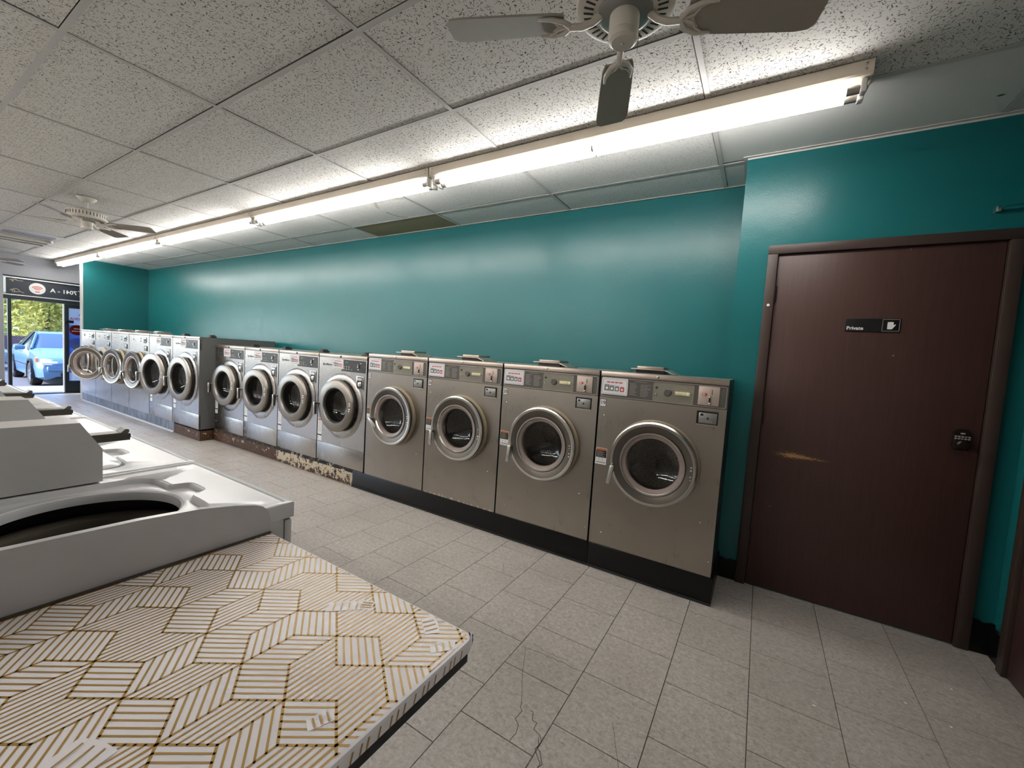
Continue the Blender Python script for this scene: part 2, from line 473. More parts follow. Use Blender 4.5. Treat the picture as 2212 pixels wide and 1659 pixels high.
    for nm, a in (('poster_blue', (142, 172, 232)), ('poster_pale', (228, 236, 248)), ('poster_lilac', (176, 198, 242)), ('poster_red', (222, 62, 52)), ('film_white', (236, 236, 240))):
        t = NT(nm)                      # window film: lets part of the daylight through
        c = t.mix(t.noise(t.obj(), 20.0, 2), lin(*a), tuple(x*0.96 for x in lin(*a)[:3])+(1,))
        d = t.node('ShaderNodeBsdfDiffuse', Color=c).outputs[0]
        tl = t.node('ShaderNodeBsdfTranslucent', Color=c).outputs[0]
        mx = t.node('ShaderNodeMixShader', i0=0.6, i1=d, i2=tl).outputs[0]
        t.t.links.new(mx, t.out.inputs[0]); MAT[nm] = t.m
    plain('ink_slate', (96, 108, 130), 0.5)
    plain('front_grey', (150, 152, 158), 0.6)
    plain('wall_pale', (196, 194, 192), 0.6)
    plain('bark', (96, 78, 62), 0.9)
    plain('fence_brown', (96, 72, 74), 0.8)
    for nm, a, b in (('leaf_yellow', (204, 198, 120), (158, 164, 96)), ('leaf_green', (140, 156, 104), (100, 122, 84))):
        t = NT(nm)
        oi = t.noise(t.pos(), 2.5, 3)
        c = t.mix(oi, lin(*a), lin(*b))
        d = t.node('ShaderNodeBsdfDiffuse', Color=c).outputs[0]
        tl = t.node('ShaderNodeBsdfTranslucent', Color=c).outputs[0]
        mx = t.node('ShaderNodeMixShader', i0=0.45, i1=d, i2=tl).outputs[0]
        t.t.links.new(mx, t.out.inputs[0]); MAT[nm] = t.m
make_materials()

# ------------------------------------------------------------------ the room
CEIL = 2.637
X_FRONT, X_RIGHT, Y_BACK, Y_JOG, Y_OPP, X_JOG = -12.10, 1.09, 3.3745, 2.945, -4.30, -0.19
ST = dict(kind='structure')
floor = quick('floor', ['floor_joint'], lambda m: m.box(X_FRONT-0.1, X_RIGHT+0.1, Y_OPP-0.1, Y_BACK+0.1, -0.08, -0.0035), **ST)
FT, FX0 = 0.3048, -1.4535
def tile_mb(m, w=FT-0.0020, d=FT-0.0020):
    a, b, c = w/2, d/2, 0.0008
    vs = [(-a, -b, -0.0035), (a, -b, -0.0035), (a, b, -0.0035), (-a, b, -0.0035), (-a+c, -b+c, 0), (a-c, -b+c, 0), (a-c, b-c, 0), (-a+c, b-c, 0)]
    m.add(vs, [(4, 5, 6, 7), (0, 1, 5, 4), (1, 2, 6, 5), (2, 3, 7, 6), (3, 0, 4, 7)])
ft_mesh = cached('floor_tile', ['vinyl_tile'], tile_mb)
rest = MB()
for k in range(-36, 9):
    xc = FX0+FT*(k+0.5)
    if xc-FT/2 < X_FRONT-0.1 or xc > X_RIGHT+0.1: continue
    y0 = 0.262 if k % 2 == 0 else 0.110
    for j in range(-16, 12):
        yc = y0+FT*(j+0.5)
        if yc < Y_OPP or yc > Y_BACK: continue
        near = 0.45 if xc > -1.2 else 0.78
        far_ = 2.98 if xc > -0.25 else (2.56 if xc > -5.5 else 2.40 if xc > -10.9 else 2.62)
        if near < yc+FT/2 and yc-FT/2 < far_:
            obj('floor_tile', ft_mesh, floor, (xc, yc, 0))
        else:
            a = FT/2-0.0007
            rest.add([(xc-a, yc-a, -0.0002), (xc+a, yc-a, -0.0002), (xc+a, yc+a, -0.0002), (xc-a, yc+a, -0.0002)], [(0, 1, 2, 3)])
obj('floor_tile_field', rest.mesh('floor_tile_field', ['vinyl_tile']), floor, kind='stuff')
# cracks worn into the nearest tiles
def crack(pts, w=0.0012):
    def f(m):
        for (x0, y0), (x1, y1) in zip(pts, pts[1:]):
            d = Vector((x1-x0, y1-y0, 0)); n = Vector((-d.y, d.x, 0)).normalized()*w
            a, b = Vector((x0, y0, 0.0004)), Vector((x1, y1, 0.0004))
            m.add([a-n, b-n, b+n, a+n], [(0, 1, 2, 3)])
    quick('floor_crack', ['crack_dark'], f, floor)
def jag(a, b, n=9, amp=0.008):
    out = []
    for i in range(n+1):
        t = i/n
        out.append((a[0]+(b[0]-a[0])*t+random.uniform(-amp, amp), a[1]+(b[1]-a[1])*t+random.uniform(-amp, amp)))
    return out
crack(jag((-0.80, 1.62), (-0.55, 1.63), 12, 0.006)); crack(jag((-0.79, 1.65), (-0.62, 1.645), 10, 0.01), 0.0008)
crack(jag((-0.82, 1.62), (-0.68, 1.34), 6, 0.004), 0.0008); crack(jag((-0.68, 1.34), (-0.62, 1.18), 8, 0.012))
crack(jag((-0.62, 1.34), (-0.50, 1.16), 10, 0.014)); crack(jag((-0.55, 1.25), (-0.50, 1.12), 6, 0.012))
crack(jag((-0.36, 1.46), (-0.26, 1.26), 5, 0.003), 0.0007); crack(jag((-1.30, 2.2), (-1.24, 2.09), 7, 0.01), 0.0009)
crack(jag((-0.80, 2.07), (-0.62, 2.05), 8, 0.012), 0.0008)

for px_, py_ in ((0.83, 2.50), (0.63, 2.27), (0.75, 2.22), (-0.07, 2.90), (0.30, 2.02)):
    quick('paint_chip', ['paper_white'], lambda m: m.add([(-0.006, -0.002, 0.0006), (0.005, -0.004, 0.0006), (0.007, 0.003, 0.0006), (-0.002, 0.005, 0.0006)], [(0, 1, 2, 3)]), floor, (px_, py_, 0), (0, 0, random.uniform(0, 6)))
# ceiling: slab above, tiles and exposed grid below it
ceiling = quick('ceiling', ['ceiling_plain'], lambda m: m.box(X_FRONT-0.1, X_RIGHT+0.1, Y_OPP-0.1, Y_BACK+0.1, CEIL+0.045, CEIL+0.1), **ST)
CX0, CPX, CPY = -1.5594, 1.2192, 0.6096
GX = [CX0+CPX*i for i in range(-9, 3)]
GY = [1.158+CPY*j for j in range(-9, 4)]
xe = [X_FRONT]+[x for x in GX if X_FRONT+0.05 < x < X_RIGHT-0.05]+[X_RIGHT]
ye = [Y_OPP]+[y for y in GY if Y_OPP+0.05 < y < Y_BACK-0.05]+[Y_BACK]
trest = MB()
for i in range(len(xe)-1):
    for j in range(len(ye)-1):
        x0, x1, y0, y1 = xe[i], xe[i+1], ye[j], ye[j+1]
        if y0 > 2.9 and x0 > X_JOG-0.3: x1 = min(x1, X_JOG)
        if x0 > -0.4 and y1 > Y_JOG and y0 < 2.9: y1 = Y_JOG+0.03
        if y0 > 2.9 and x1-x0 < 0.02: continue
        w, d = x1-x0-0.025, y1-y0-0.025
        xc, yc = (x0+x1)/2+random.uniform(-0.005, 0.005), (y0+y1)/2+random.uniform(-0.005, 0.005)
        sag = random.uniform(0, 0.002)
        if y1 < -0.1:
            trest.box(x0+0.003, x1-0.003, y0+0.003, y1-0.003, CEIL+0.004, CEIL+0.018); continue
        mat = 'ceiling_tile'
        if y0 > 2.3: mat = 'ceiling_tile_fine'
        if y0 > 2.3 and x0 > -0.5: mat = 'ceiling_tile_smooth'
        if y0 > 2.9 and -4.1 < x0 < -3.9: mat = 'ceiling_tile_tan'
        if 2.3 < y0 < 2.5 and -4.1 < x0 < -3.9: mat = 'ceiling_tile_stained'
        if 1.1 < y0 < 1.2 and -10.2 < x0 < -10.0: continue
        me = cached('ceiling_tile_%s_%.3f_%.3f' % (mat, w, d), [mat], lambda m: m.box(-w/2, w/2, -d/2, d/2, 0, 0.014))
        obj('ceiling_tile', me, ceiling, (xc, yc, CEIL+0.003+sag))
obj('ceiling_tile_field', trest.mesh('ceiling_tile_field', ['ceiling_tile']), ceiling, kind='stuff')
for y in ye[1:-1]:
    if y > 2.9: a, b = X_FRONT, X_JOG
    else: a, b = X_FRONT, X_RIGHT
    quick('grid_bar', ['grid_white'], lambda m: (m.box(a, b, -0.012, 0.012, -0.001, 0.001), m.box(a, b, -0.001, 0.001, 0, 0.04)), ceiling, (0, y, CEIL))
for x in xe[1:-1]:
    for j in range(len(ye)-1):
        y0, y1 = ye[j]+0.012, ye[j+1]-0.012
        if x > X_JOG:
            if y0 > 2.9: continue
            y1 = min(y1, Y_JOG)
        if y1 < 0.0 : continue
        me = cached('cross_tee_%.3f' % (y1-y0), ['grid_white'], lambda m: (m.box(-0.012, 0.012, 0, y1-y0, -0.001, 0.001), m.box(-0.001, 0.001, 0, y1-y0, 0, 0.04)))
        obj('cross_tee', me, ceiling, (x, y0, CEIL))

quick('paint_fleck', ['teal_paint'], lambda m: m.add([(-0.016, 0, 0), (0, -0.010, 0), (0.016, 0, 0), (0, 0.010, 0)], [(3, 2, 1, 0)]), ceiling, (0.805, 2.75, CEIL+0.0025))
wall_back = quick('wall_back', ['teal_paint'], lambda m: m.box(X_FRONT, X_JOG+0.05, Y_BACK, Y_BACK+0.1, 0, CEIL+0.05), **ST)
wall_jog = quick('wall_jog', ['teal_paint'], lambda m: m.box(X_JOG, X_RIGHT+0.1, Y_JOG, Y_BACK+0.1, 0, CEIL+0.05), **ST)
wall_right = quick('wall_right', ['teal_paint', 'wall_pale'], lambda m: (m.box(X_RIGHT, X_RIGHT+0.1, 1.6, Y_JOG, 0, CEIL+0.05), m.box(X_RIGHT, X_RIGHT+0.1, Y_OPP, 1.6, 0, CEIL+0.05, 1)), **ST)  # pale stretch is unseen, its colour chosen to bounce fill light
wall_opp = quick('wall_opposite', ['wall_pale'], lambda m: m.box(X_FRONT, X_RIGHT, Y_OPP-0.1, Y_OPP, 0, CEIL+0.05), **ST)
part = quick('wall_partition', ['teal_paint', 'wall_pale'], lambda m: (m.box(-11.12, -11.0, 2.415, Y_BACK, 0, CEIL+0.03), m.box(-11.125, -10.995, 2.398, 2.4149, 0, CEIL+0.03, 1)), **ST)
# wall angle under the ceiling edge
quick('trim_back', ['grid_white'], lambda m: (m.box(X_FRONT, X_JOG, Y_BACK-0.024, Y_BACK-0.0005, CEIL-0.002, CEIL+0.002), m.box(X_FRONT, X_JOG, Y_BACK-0.004, Y_BACK-0.0005, CEIL-0.002, CEIL+0.02)), **ST)
quick('trim_jog', ['grid_white'], lambda m: (m.box(X_JOG-0.024, X_RIGHT, Y_JOG-0.024, Y_JOG-0.0005, CEIL-0.003, CEIL+0.002), m.box(X_JOG-0.024, X_JOG-0.0005, Y_JOG, Y_BACK, CEIL-0.003, CEIL+0.002), m.box(X_JOG, X_RIGHT, Y_JOG-0.004, Y_JOG-0.0005, CEIL-0.012, CEIL)), **ST)
# black cove baseboard, uneven top edge
def base_piece(m, a, b, ax, top=0.15):
    n = 12
    pts = [(a+(b-a)*i/n, top+random.uniform(-0.005, 0.005)) for i in range(n+1)]
    if ax == 'x': m.prism([(a, 0.0005)]+pts[:0]+[(b, 0.0005)]+pts[::-1], 'y', Y_JOG-0.013, Y_JOG-0.0005)
    else: m.prism([(a, 0.0005), (b, 0.0005)]+pts[::-1], 'x', X_RIGHT-0.013, X_RIGHT-0.0005)
quick('baseboard_jog', ['black_base'], lambda m: base_piece(m, X_JOG, -0.03, 'x', 0.125), **ST)
quick('baseboard_corner', ['black_base'], lambda m: (base_piece(m, 1.0, X_RIGHT, 'x', 0.16), base_piece(m, 2.83, Y_JOG-0.0135, 'y', 0.15)), **ST)

# ------------------------------------------------------------------ brown doors
def door_unit(name, loc, rotz, w=0.925, h=2.032):
    """origin at the slab's bottom centre on the wall face; the face looks to local -Y"""
    root = empty(name, loc, (0, 0, rotz), kind='structure')
    slab = quick('door_slab', ['door_wood'], lambda m: m.rbox(-w/2, w/2, -0.012, 0.03, 0.008, h, 0.002), root)
    f = 0.052
    def jamb(m, x0, x1, z0, z1, inner):
        m.rbox(x0, x1, -0.030, 0.0, z0, z1, 0.003)
    g = 0.004
    quick('door_jamb', ['frame_brown'], lambda m: (m.rbox(-w/2-g-f, -w/2-g, -0.030, 0.02, 0.001, h+g, 0.003)), root)
    quick('door_jamb', ['frame_brown'], lambda m: (m.rbox(w/2+g, w/2+g+f, -0.030, 0.02, 0.001, h+g, 0.003), m.box(w/2+g-0.003, w/2+g+0.006, -0.022, -0.014, 0.001, h)), root)
    quick('door_head', ['frame_brown'], lambda m: (m.rbox(-w/2-g-f, w/2+g+f, -0.030, 0.02, h+g+0.0004, h+g+f, 0.003)), root)
    quick('gap_shade_strip', ['black_plastic'], lambda m: (m.box(-w/2-g, -w/2, -0.006, 0.02, 0.01, h+g), m.box(w/2, w/2+g, -0.006, 0.02, 0.01, h+g), m.box(-w/2, w/2, -0.006, 0.02, h, h+g)), root)  # black strips laid in the door gap as its shade
    return root, slab
DX = 0.4877
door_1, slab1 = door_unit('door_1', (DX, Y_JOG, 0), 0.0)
for z in (0.30, 1.06, 1.80):
    quick('hinge', ['hinge_brown'], lambda m: (m.lathe([(0.0001, -0.05), (0.007, -0.05), (0.007, 0.05), (0.0001, 0.05)], 'z', (-0.466, -0.020, z), 12), m.box(-0.466, -0.452, -0.0135, -0.0122, z-0.048, z+0.048)), door_1)
def hinge_dot(m): m.disc((-0.492, -0.0325, 1.735), 0.008, 'y', 16, 0, 0.0025)
quick('paint_spot', ['paper_white'], hinge_dot, door_1)
# keypad lock
lk = quick('keypad_lock', ['lock_brown'], lambda m: (m.rbox(-0.032, 0.032, -0.022, 0.0, -0.045, 0.035, 0.008), m.lathe([(0.0001, -0.021), (0.032, -0.021), (0.032, 0.0), (0.0001, 0.0)], 'y', (0, 0, 0.030), 24)), slab1, (0.394, -0.012, 1.05))
for r_ in range(2):
    for c_ in range(5):
        quick('key', ['ink_pale'], lambda m: m.rbox(-0.0045, 0.0045, -0.0035, 0.0, -0.0035, 0.0035, 0.0012), lk, (-0.024+0.012*c_, -0.022, 0.022-0.011*r_))
quick('key', ['ink_pale'], lambda m: m.rbox(-0.009, 0.009, -0.003, 0.0, -0.0035, 0.0035, 0.0012), lk, (0, -0.0215, 0.038))
quick('knob', ['lock_brown'], lambda m: m.lathe([(0.0001, -0.048), (0.018, -0.047), (0.024, -0.040), (0.022, -0.030), (0.012, -0.022), (0.012, 0.0)], 'y', (0, -0.004, -0.018), 24), lk)
# the sign on the door
sg = quick('door_sign', ['black_plastic', 'ink_pale'], lambda m: m.rbox(-0.116, 0.116, -0.004, 0.0, -0.036, 0.036, 0.0025), None, (DX, Y_JOG-0.0125, 1.623),
           label='black plastic Private sign with white hand symbol on the brown door', category='sign')
obj('sign_lettering', text_mesh('txt_private', 'Private', 0.026, 'ink_white', 'LEFT', 0.0004, 0.0006), sg, (-0.109, -0.0046, -0.018), FRONT)
def sqframe(m):
    x0, x1, z0, z1, w = 0.041, 0.112, -0.032, 0.032, 0.0022
    for a in ((x0, x1, z0, z0+w), (x0, x1, z1-w, z1), (x0, x0+w, z0, z1), (x1-w, x1, z0, z1)): m.box(a[0], a[1], -0.0048, -0.004, a[2], a[3])
quick('symbol_frame', ['ink_pale'], sqframe, sg)
def hand(m):
    P = [(0.064, -0.021), (0.062, -0.017), (0.0625, 0.016), (0.0672, 0.017), (0.0678, 0.014), (0.0684, 0.0175), (0.0735, 0.0178), (0.0742, 0.0145), (0.0748, 0.0178), (0.0800, 0.0178), (0.0806, 0.0145), (0.0812, 0.0172), (0.0865, 0.0165), (0.0868, 0.001), (0.0945, 0.0055), (0.0962, 0.0025), (0.0885, -0.0105), (0.0815, -0.021)]
    m.prism(P, 'y', -0.0048, -0.004)
quick('hand_symbol', ['ink_white'], hand, sg)
# second brown door on the right wall
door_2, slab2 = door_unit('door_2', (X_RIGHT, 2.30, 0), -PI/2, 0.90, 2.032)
# painted closer arm above the first door
ca = empty('door_closer_arm', (0.905, Y_JOG, 2.185), label='teal-painted thin metal closer arm above the brown door', category='closer arm')
quick('rail', ['teal_paint'], lambda m: (m.tube([(0.0, -0.016, 0.0), (0.18, -0.03, 0.0)], 0.006), m.tube([(0.02, -0.02, 0.016), (0.18, -0.03, 0.030)], 0.004)), ca)
quick('end_clip', ['chrome'], lambda m: (m.rbox(-0.012, 0.004, -0.026, 0.0, -0.012, 0.014, 0.003)), ca)

# ------------------------------------------------------------------ storefront at the far end
def front_mb(m):
    X0, X1 = X_FRONT-0.14, X_FRONT
    m.box(X0, X1, Y_OPP, Y_BACK, 2.25, CEIL+0.05)
    m.box(X0, X1+0.06, 1.22, 1.60, 0, 2.25)
    m.box(X0, X1, Y_OPP, 1.22, 0, 0.45)
    m.box(X0, X1, 3.30, Y_BACK, 0, 2.25)
    m.box(X0, X1, Y_OPP, Y_OPP+0.25, 0.45, 2.25)
quick('wall_front', ['front_grey'], front_mb, **ST)
# big side windows (they light the room; beyond the left picture edge)
def winpane(name, y0, y1):
    w = empty(name, (X_FRONT-0.07, (y0+y1)/2, 0.45), kind='structure')
    d = (y1-y0)/2
    quick('window_frame', ['alu_dark'], lambda m: (m.box(-0.03, 0.03, -d, -d+0.05, 0, 1.8), m.box(-0.03, 0.03, d-0.05, d, 0, 1.8), m.box(-0.03, 0.03, -d+0.05, d-0.05, 0, 0.05), m.box(-0.03, 0.03, -d+0.05, d-0.05, 1.75, 1.8)), w)
    quick('pane', ['window_glass'], lambda m: m.box(-0.003, 0.003, -d+0.05, d-0.05, 0.05, 1.75), w)
winpane('window_1', -0.55, 1.22); winpane('window_2', -2.30, -0.55); winpane('window_3', Y_OPP+0.25, -2.30)
# door set: post, sidelight, header, fixed leaf
ent = empty('door_entrance', (X_FRONT-0.05, 0, 0), kind='structure')
quick('bright_edge', ['alu_bright'], lambda m: (m.box(-0.02, 0.03, 1.60, 3.3, 2.205, 2.225), m.box(-0.02, 0.03, 1.625, 1.645, 1.93, 2.205)), ent)  # pale bars paint in the daylight slits around the sign
quick('header_bar', ['alu_dark'], lambda m: (m.box(-0.05, 0.04, 1.60, 3.3, 1.815, 1.885), m.box(-0.02, 0.02, 1.60, 3.3, 2.225, 2.25)), ent)
quick('bright_edge', ['alu_bright'], lambda m: m.box(0.041, 0.046, 1.60, 3.3, 1.886, 1.900), ent)  # daylight slit under the sign, painted as a pale bar
quick('door_post', ['alu_dark'], lambda m: m.box(-0.045, 0.035, 1.660, 1.705, 0, 1.815), ent)
quick('door_post', ['alu_bright'], lambda m: m.box(-0.03, 0.03, 1.600, 1.615, 0, 1.815), ent)
quick('sidelight_pane', ['window_glass'], lambda m: m.box(-0.003, 0.003, 1.615, 1.66, 0.12, 1.815), ent)
quick('sill_panel', ['alu_dark'], lambda m: m.box(-0.03, 0.03, 1.615, 1.66, 0, 0.12), ent)
quick('threshold', ['alu_dark'], lambda m: m.box(-0.12, 0.09, 1.60, 3.3, 0.0005, 0.018), ent)
leaf = quick('door_leaf', ['alu_dark'], lambda m: (m.box(-0.022, 0.022, 2.395, 2.455, 0.02, 1.812), m.box(-0.022, 0.022, 2.455, 3.25, 0.02, 0.25), m.box(-0.022, 0.022, 2.455, 3.25, 1.74, 1.812), m.box(-0.022, 0.022, 3.25, 3.30, 0.02, 1.812)), ent)
quick('bright_edge', ['alu_bright'], lambda m: m.box(-0.02, 0.02, 2.378, 2.3945, 0.02, 1.812), leaf)
quick('leaf_pane', ['window_glass'], lambda m: m.box(-0.003, 0.003, 2.455, 3.25, 0.25, 1.74), leaf)
quick('latch', ['black_plastic'], lambda m: m.box(0.022, 0.05, 2.40, 2.52, 1.435, 1.49), leaf)
# transom sign: a dark film band, its lettering faces the street and so reads mirrored from inside
OUT = Matrix(((0, 0, -1), (-1, 0, 0), (0, 1, 0))).to_euler()
XS = X_FRONT-0.06
tsign = quick('transom_sign', ['sign_navy'], lambda m: m.box(-0.004, 0.004, 1.647, 3.3, 1.905, 2.204), None, (XS, 0, 0),
              label='dark shop sign band above the street entrance, lettering mirrored from inside', category='shop sign')
obj('sign_lettering', text_mesh('txt_number', '7041 - A', 0.105, 'ink_white', 'CENTER', 0.001, 0.002), tsign, (0.0052, 2.395, 2.05), OUT)
def arc(m, r, w, a0, a1, c, x0, x1, n=14):
    P = [(c[0]+(r+w/2)*math.cos(a0+(a1-a0)*i/n), c[1]+(r+w/2)*math.sin(a0+(a1-a0)*i/n)) for i in range(n+1)]
    P += [(c[0]+(r-w/2)*math.cos(a1-(a1-a0)*i/n), c[1]+(r-w/2)*math.sin(a1-(a1-a0)*i/n)) for i in range(n+1)]
    for i in range(n):
        q = [P[i], P[i+1], P[2*n-i], P[2*n+1-i]]
        m.prism(q, 'x', x0, x1)
wf = quick('wifi_disc', ['ink_white'], lambda m: m.lathe([(0.0001, 0.0042), (0.108, 0.0042), (0.108, 0.0062), (0.0001, 0.0062)], 'x', (0, 2.04, 2.055), 32, 0, False), tsign)
for r_ in (0.035, 0.062, 0.089):
    quick('wifi_arc', ['ink_red'], lambda m: arc(m, r_, 0.014, math.radians(42), math.radians(138), (2.04, 2.005), 0.0063, 0.0072), wf)
quick('wifi_dot', ['ink_red'], lambda m: m.box(0.0063, 0.0072, 2.01, 2.07, 1.985, 2.0), wf)
def curl(m, c, r, s):
    pts = []
    for i in range(22):
        a = i*0.45
        pts.append((0.006, c[0]+s*(0.16-i*0.0075)*0.4+r*(1-i/30)*math.cos(a), c[1]+r*(1-i/30)*math.sin(a)))
    m.tube(pts, 0.006, 5)
quick('sign_scroll', ['sign_gold'], lambda m: (curl(m, (1.70, 2.165), 0.028, 1), m.tube([(0.006, 1.75, 2.18), (0.006, 1.80, 2.165), (0.006, 1.86, 2.17)], 0.006, 5)), tsign)
quick('sign_scroll', ['sign_gold'], lambda m: (curl(m, (1.71, 1.975), 0.040, 1), m.tube([(0.006, 1.76, 1.95), (0.006, 1.82, 1.965), (0.006, 1.87, 1.945)], 0.007, 5)), tsign)
quick('sign_scroll', ['sign_gold'], lambda m: (curl(m, (2.60, 2.09), 0.028, 1), curl(m, (2.62, 1.99), 0.022, 1)), tsign)
# poster on the fixed door leaf
post = empty('door_poster', (X_FRONT-0.06, 0, 0), label='blue laundry poster with red ovals on the fixed glass door leaf', category='poster')
quick('poster_sheet', ['poster_pale', 'poster_blue', 'film_white'], lambda m: (m.box(0.004, 0.007, 2.458, 3.24, 1.40, 1.735), m.box(0.004, 0.007, 2.458, 3.24, 0.42, 1.3999, 1), m.box(0.004, 0.007, 2.458, 3.24, 0.255, 0.4199, 0)), post)
obj('poster_lettering', text_mesh('txt_lav', 'LAVANDERIA', 0.075, 'ink_red', 'RIGHT', 0.0008, 0.001), post, (0.0082, 2.475, 1.525), OUT)
obj('poster_lettering', text_mesh('txt_ga', 'GA', 0.075, 'ink_slate', 'RIGHT', 0.0008, 0.001), post, (0.0082, 2.595, 1.61), OUT)
for cy, cz in ((2.58, 1.30), (2.60, 0.56)):
    ov = quick('red_oval', ['poster_red'], lambda m: m.prism([(cy+0.115*math.cos(2*PI*i/28), cz+0.105*math.sin(2*PI*i/28)) for i in range(28)], 'x', 0.0072, 0.0085), post)
    quick('oval_print', ['ink_white'], lambda m: (m.box(0.0086, 0.0093, cy-0.05, cy+0.04, cz+0.015, cz+0.035), m.box(0.0086, 0.0093, cy-0.08, cy+0.08, cz-0.035, cz-0.015)), ov)
quick('poster_drawing', ['poster_lilac', 'poster_pale', 'poster_red'], lambda m: (m.prism([(2.56+0.10*math.cos(2*PI*i/24), 1.02+0.12*math.sin(2*PI*i/24)) for i in range(24)], 'x', 0.0072, 0.0080), m.box(0.0082, 0.009, 2.53, 2.60, 0.84, 1.0, 1), m.box(0.0082, 0.009, 2.60, 2.66, 0.84, 0.90, 2)), post)

# ------------------------------------------------------------------ strip lights
def light_mb(m):
    # white channel, local x along the run
    m.prism([(-0.074, 0.0), (-0.074, -0.050), (-0.066, -0.056), (0.066, -0.056), (0.074, -0.050), (0.074, 0.0)], 'x', -1.215, 1.215)
house = cached('light_channel', ['cream_paint'], light_mb)
tube_me = cached('fluorescent_tube', ['lamp_tube'], lambda m: m.tube([(-1.135, 0, 0), (1.135, 0, 0)], 0.0172, 12, 0, False))
def cap_mb(m): m.tube([(0, 0, 0), (0.045, 0, 0)], 0.0176, 14)
cap_me = cached('tube_cap', ['tube_cap'], cap_mb)
def sock_mb(m): m.rbox(-0.011, 0.011, -0.021, 0.021, -0.022, 0.034, 0.006)
sock_me = cached('lamp_holder', ['white_plastic'], sock_mb)
hook_me = cached('tube_hook', ['white_plastic'], lambda m: (m.lathe([(0.0180, -0.006), (0.0210, -0.006), (0.0210, 0.006), (0.0180, 0.006)], 'x', (0, 0, 0), 14), m.box(-0.006, 0.006, -0.003, 0.003, 0.018, 0.0335)))
scr_me = cached('screw_head', ['chrome'], lambda m: m.lathe([(0.0001, -0.004), (0.004, -0.0035), (0.006, 0.0)], 'y', (0, 0, 0), 10))
LIGHT_Y = 2.297
def strip_light(x, y, label):
    t = empty('strip_light', (x, y, CEIL-0.0035), label=label, category='strip light', group='strip lights along the ceiling')
    obj('light_channel', house, t)
    for yy in (-0.031, 0.031):
        tb = obj('fluorescent_tube', tube_me, t, (0, yy, -0.090))
        obj('tube_cap', cap_me, tb, (-1.18, 0, 0)); obj('tube_cap', cap_me, tb, (1.135, 0, 0))
        for xx in (-1.19, 1.19): obj('lamp_holder', sock_me, t, (xx, yy, -0.090))
        obj('tube_hook', hook_me, t, (0, yy, -0.090))
    for xx in (-1.19, 1.19):
        for zz in (-0.014, -0.036): obj('screw_head', scr_me, t, (xx, -0.0742, zz))
LX = [0.285-1.22-2.44*i for i in range(5)]
for i, x in enumerate(LX):
    strip_light(x, LIGHT_Y, ['two-tube strip light nearest the brown Private door', 'two-tube strip light second from the brown door', 'middle two-tube strip light of the ceiling run',
                             'two-tube strip light second from the street end', 'two-tube strip light at the street end of the run'][i])
for yy_, nm in ((-1.15, 'first'), (-3.15, 'second')):     # added fill lamps: unseen runs that brighten the room from behind
    for i, x in list(enumerate(LX))[1:]:
        strip_light(x, yy_, 'added fill strip light over the %s aisle behind, %s' % (nm, ['nearest the brown doors', 'second from the doors', 'in the middle', 'second from the street', 'nearest the street'][i]))

# ------------------------------------------------------------------ ceiling fans
def blade_mb(m):
    L0, L1 = 0.185, 0.565
    pts = []
    for s, w in ((L0, 0.048), (L0+0.03, 0.056), (0.36, 0.062), (L1-0.05, 0.067), (L1-0.015, 0.062), (L1, 0.045)):
        pts.append((s, w))
    poly = [(s, w) for s, w in pts]+[(s, -w) for s, w in pts[::-1]]
    tilt = Matrix.Rotation(math.radians(-12), 4, 'X')
    m.prism(poly, 'z', 0, 0.006, 0, False, tilt)
blade_me = cached('fan_blade', ['fan_blade'], blade_mb)
def iron_mb(m):
    m.tube([(0.075, 0, 0.020), (0.10, 0, 0.000), (0.13, 0, -0.010), (0.17, 0, -0.009)], [0.012, 0.011, 0.011, 0.010], 8)
    tilt = Matrix.Rotation(math.radians(-12), 4, 'X')
    for s in (-1, 1):
        m.tube([(0.165, 0, -0.008), (0.185, s*0.030, -0.008), (0.22, s*0.046, -0.007), (0.265, s*0.047, -0.006)], [0.008, 0.008, 0.007, 0.004], 8, 0, True, tilt)
        m.tube([(0.17, 0, -0.007), (0.205, s*0.012, -0.006), (0.215, s*0.030, -0.006), (0.235, s*0.042, -0.006)], [0.006, 0.005, 0.004, 0.004], 6, 0, True, tilt)
    m.prism([(0.165, 0.012), (0.19, 0.034), (0.225, 0.046), (0.225, 0.030), (0.212, 0.012), (0.205, 0), (0.212, -0.012), (0.225, -0.030), (0.225, -0.046), (0.19, -0.034), (0.165, -0.012)], 'z', -0.004, -0.0005, 0, False, tilt)
iron_me = cached('blade_iron', ['fan_white'], iron_mb)
def motor_mb(m):
    m.lathe([(0.0001, 0.10), (0.10, 0.10), (0.145, 0.085), (0.152, 0.078), (0.145, 0.072), (0.145, 0.034), (0.152, 0.028), (0.148, 0.018), (0.135, 0.012), (0.088, 0.006), (0.0001, 0.006)], 'z', (0, 0, 0), 40, 0, True)
motor_me = cached('fan_motor', ['fan_white'], motor_mb)
def slots_mb(m):
    for i in range(36):
        a = 2*PI*i/36
        x = Matrix.Rotation(a, 4, 'Z')
        m.box(0.098, 0.128, -0.0032, 0.0032, -0.0068, -0.0048, 0, x @ Matrix.Rotation(-0.13, 4, 'Y'))
        m.box(-0.003, 0.003, 0.1445, 0.1475, 0.038, 0.068, 0, x)
slots_me = cached('vent_slots', ['panel_brown'], slots_mb)
hub_me = cached('rotor_plate', ['coin_grey'], lambda m: m.lathe([(0.0001, -0.008), (0.070, -0.008), (0.083, -0.002), (0.085, 0.008)], 'z', (0, 0, 0), 32))
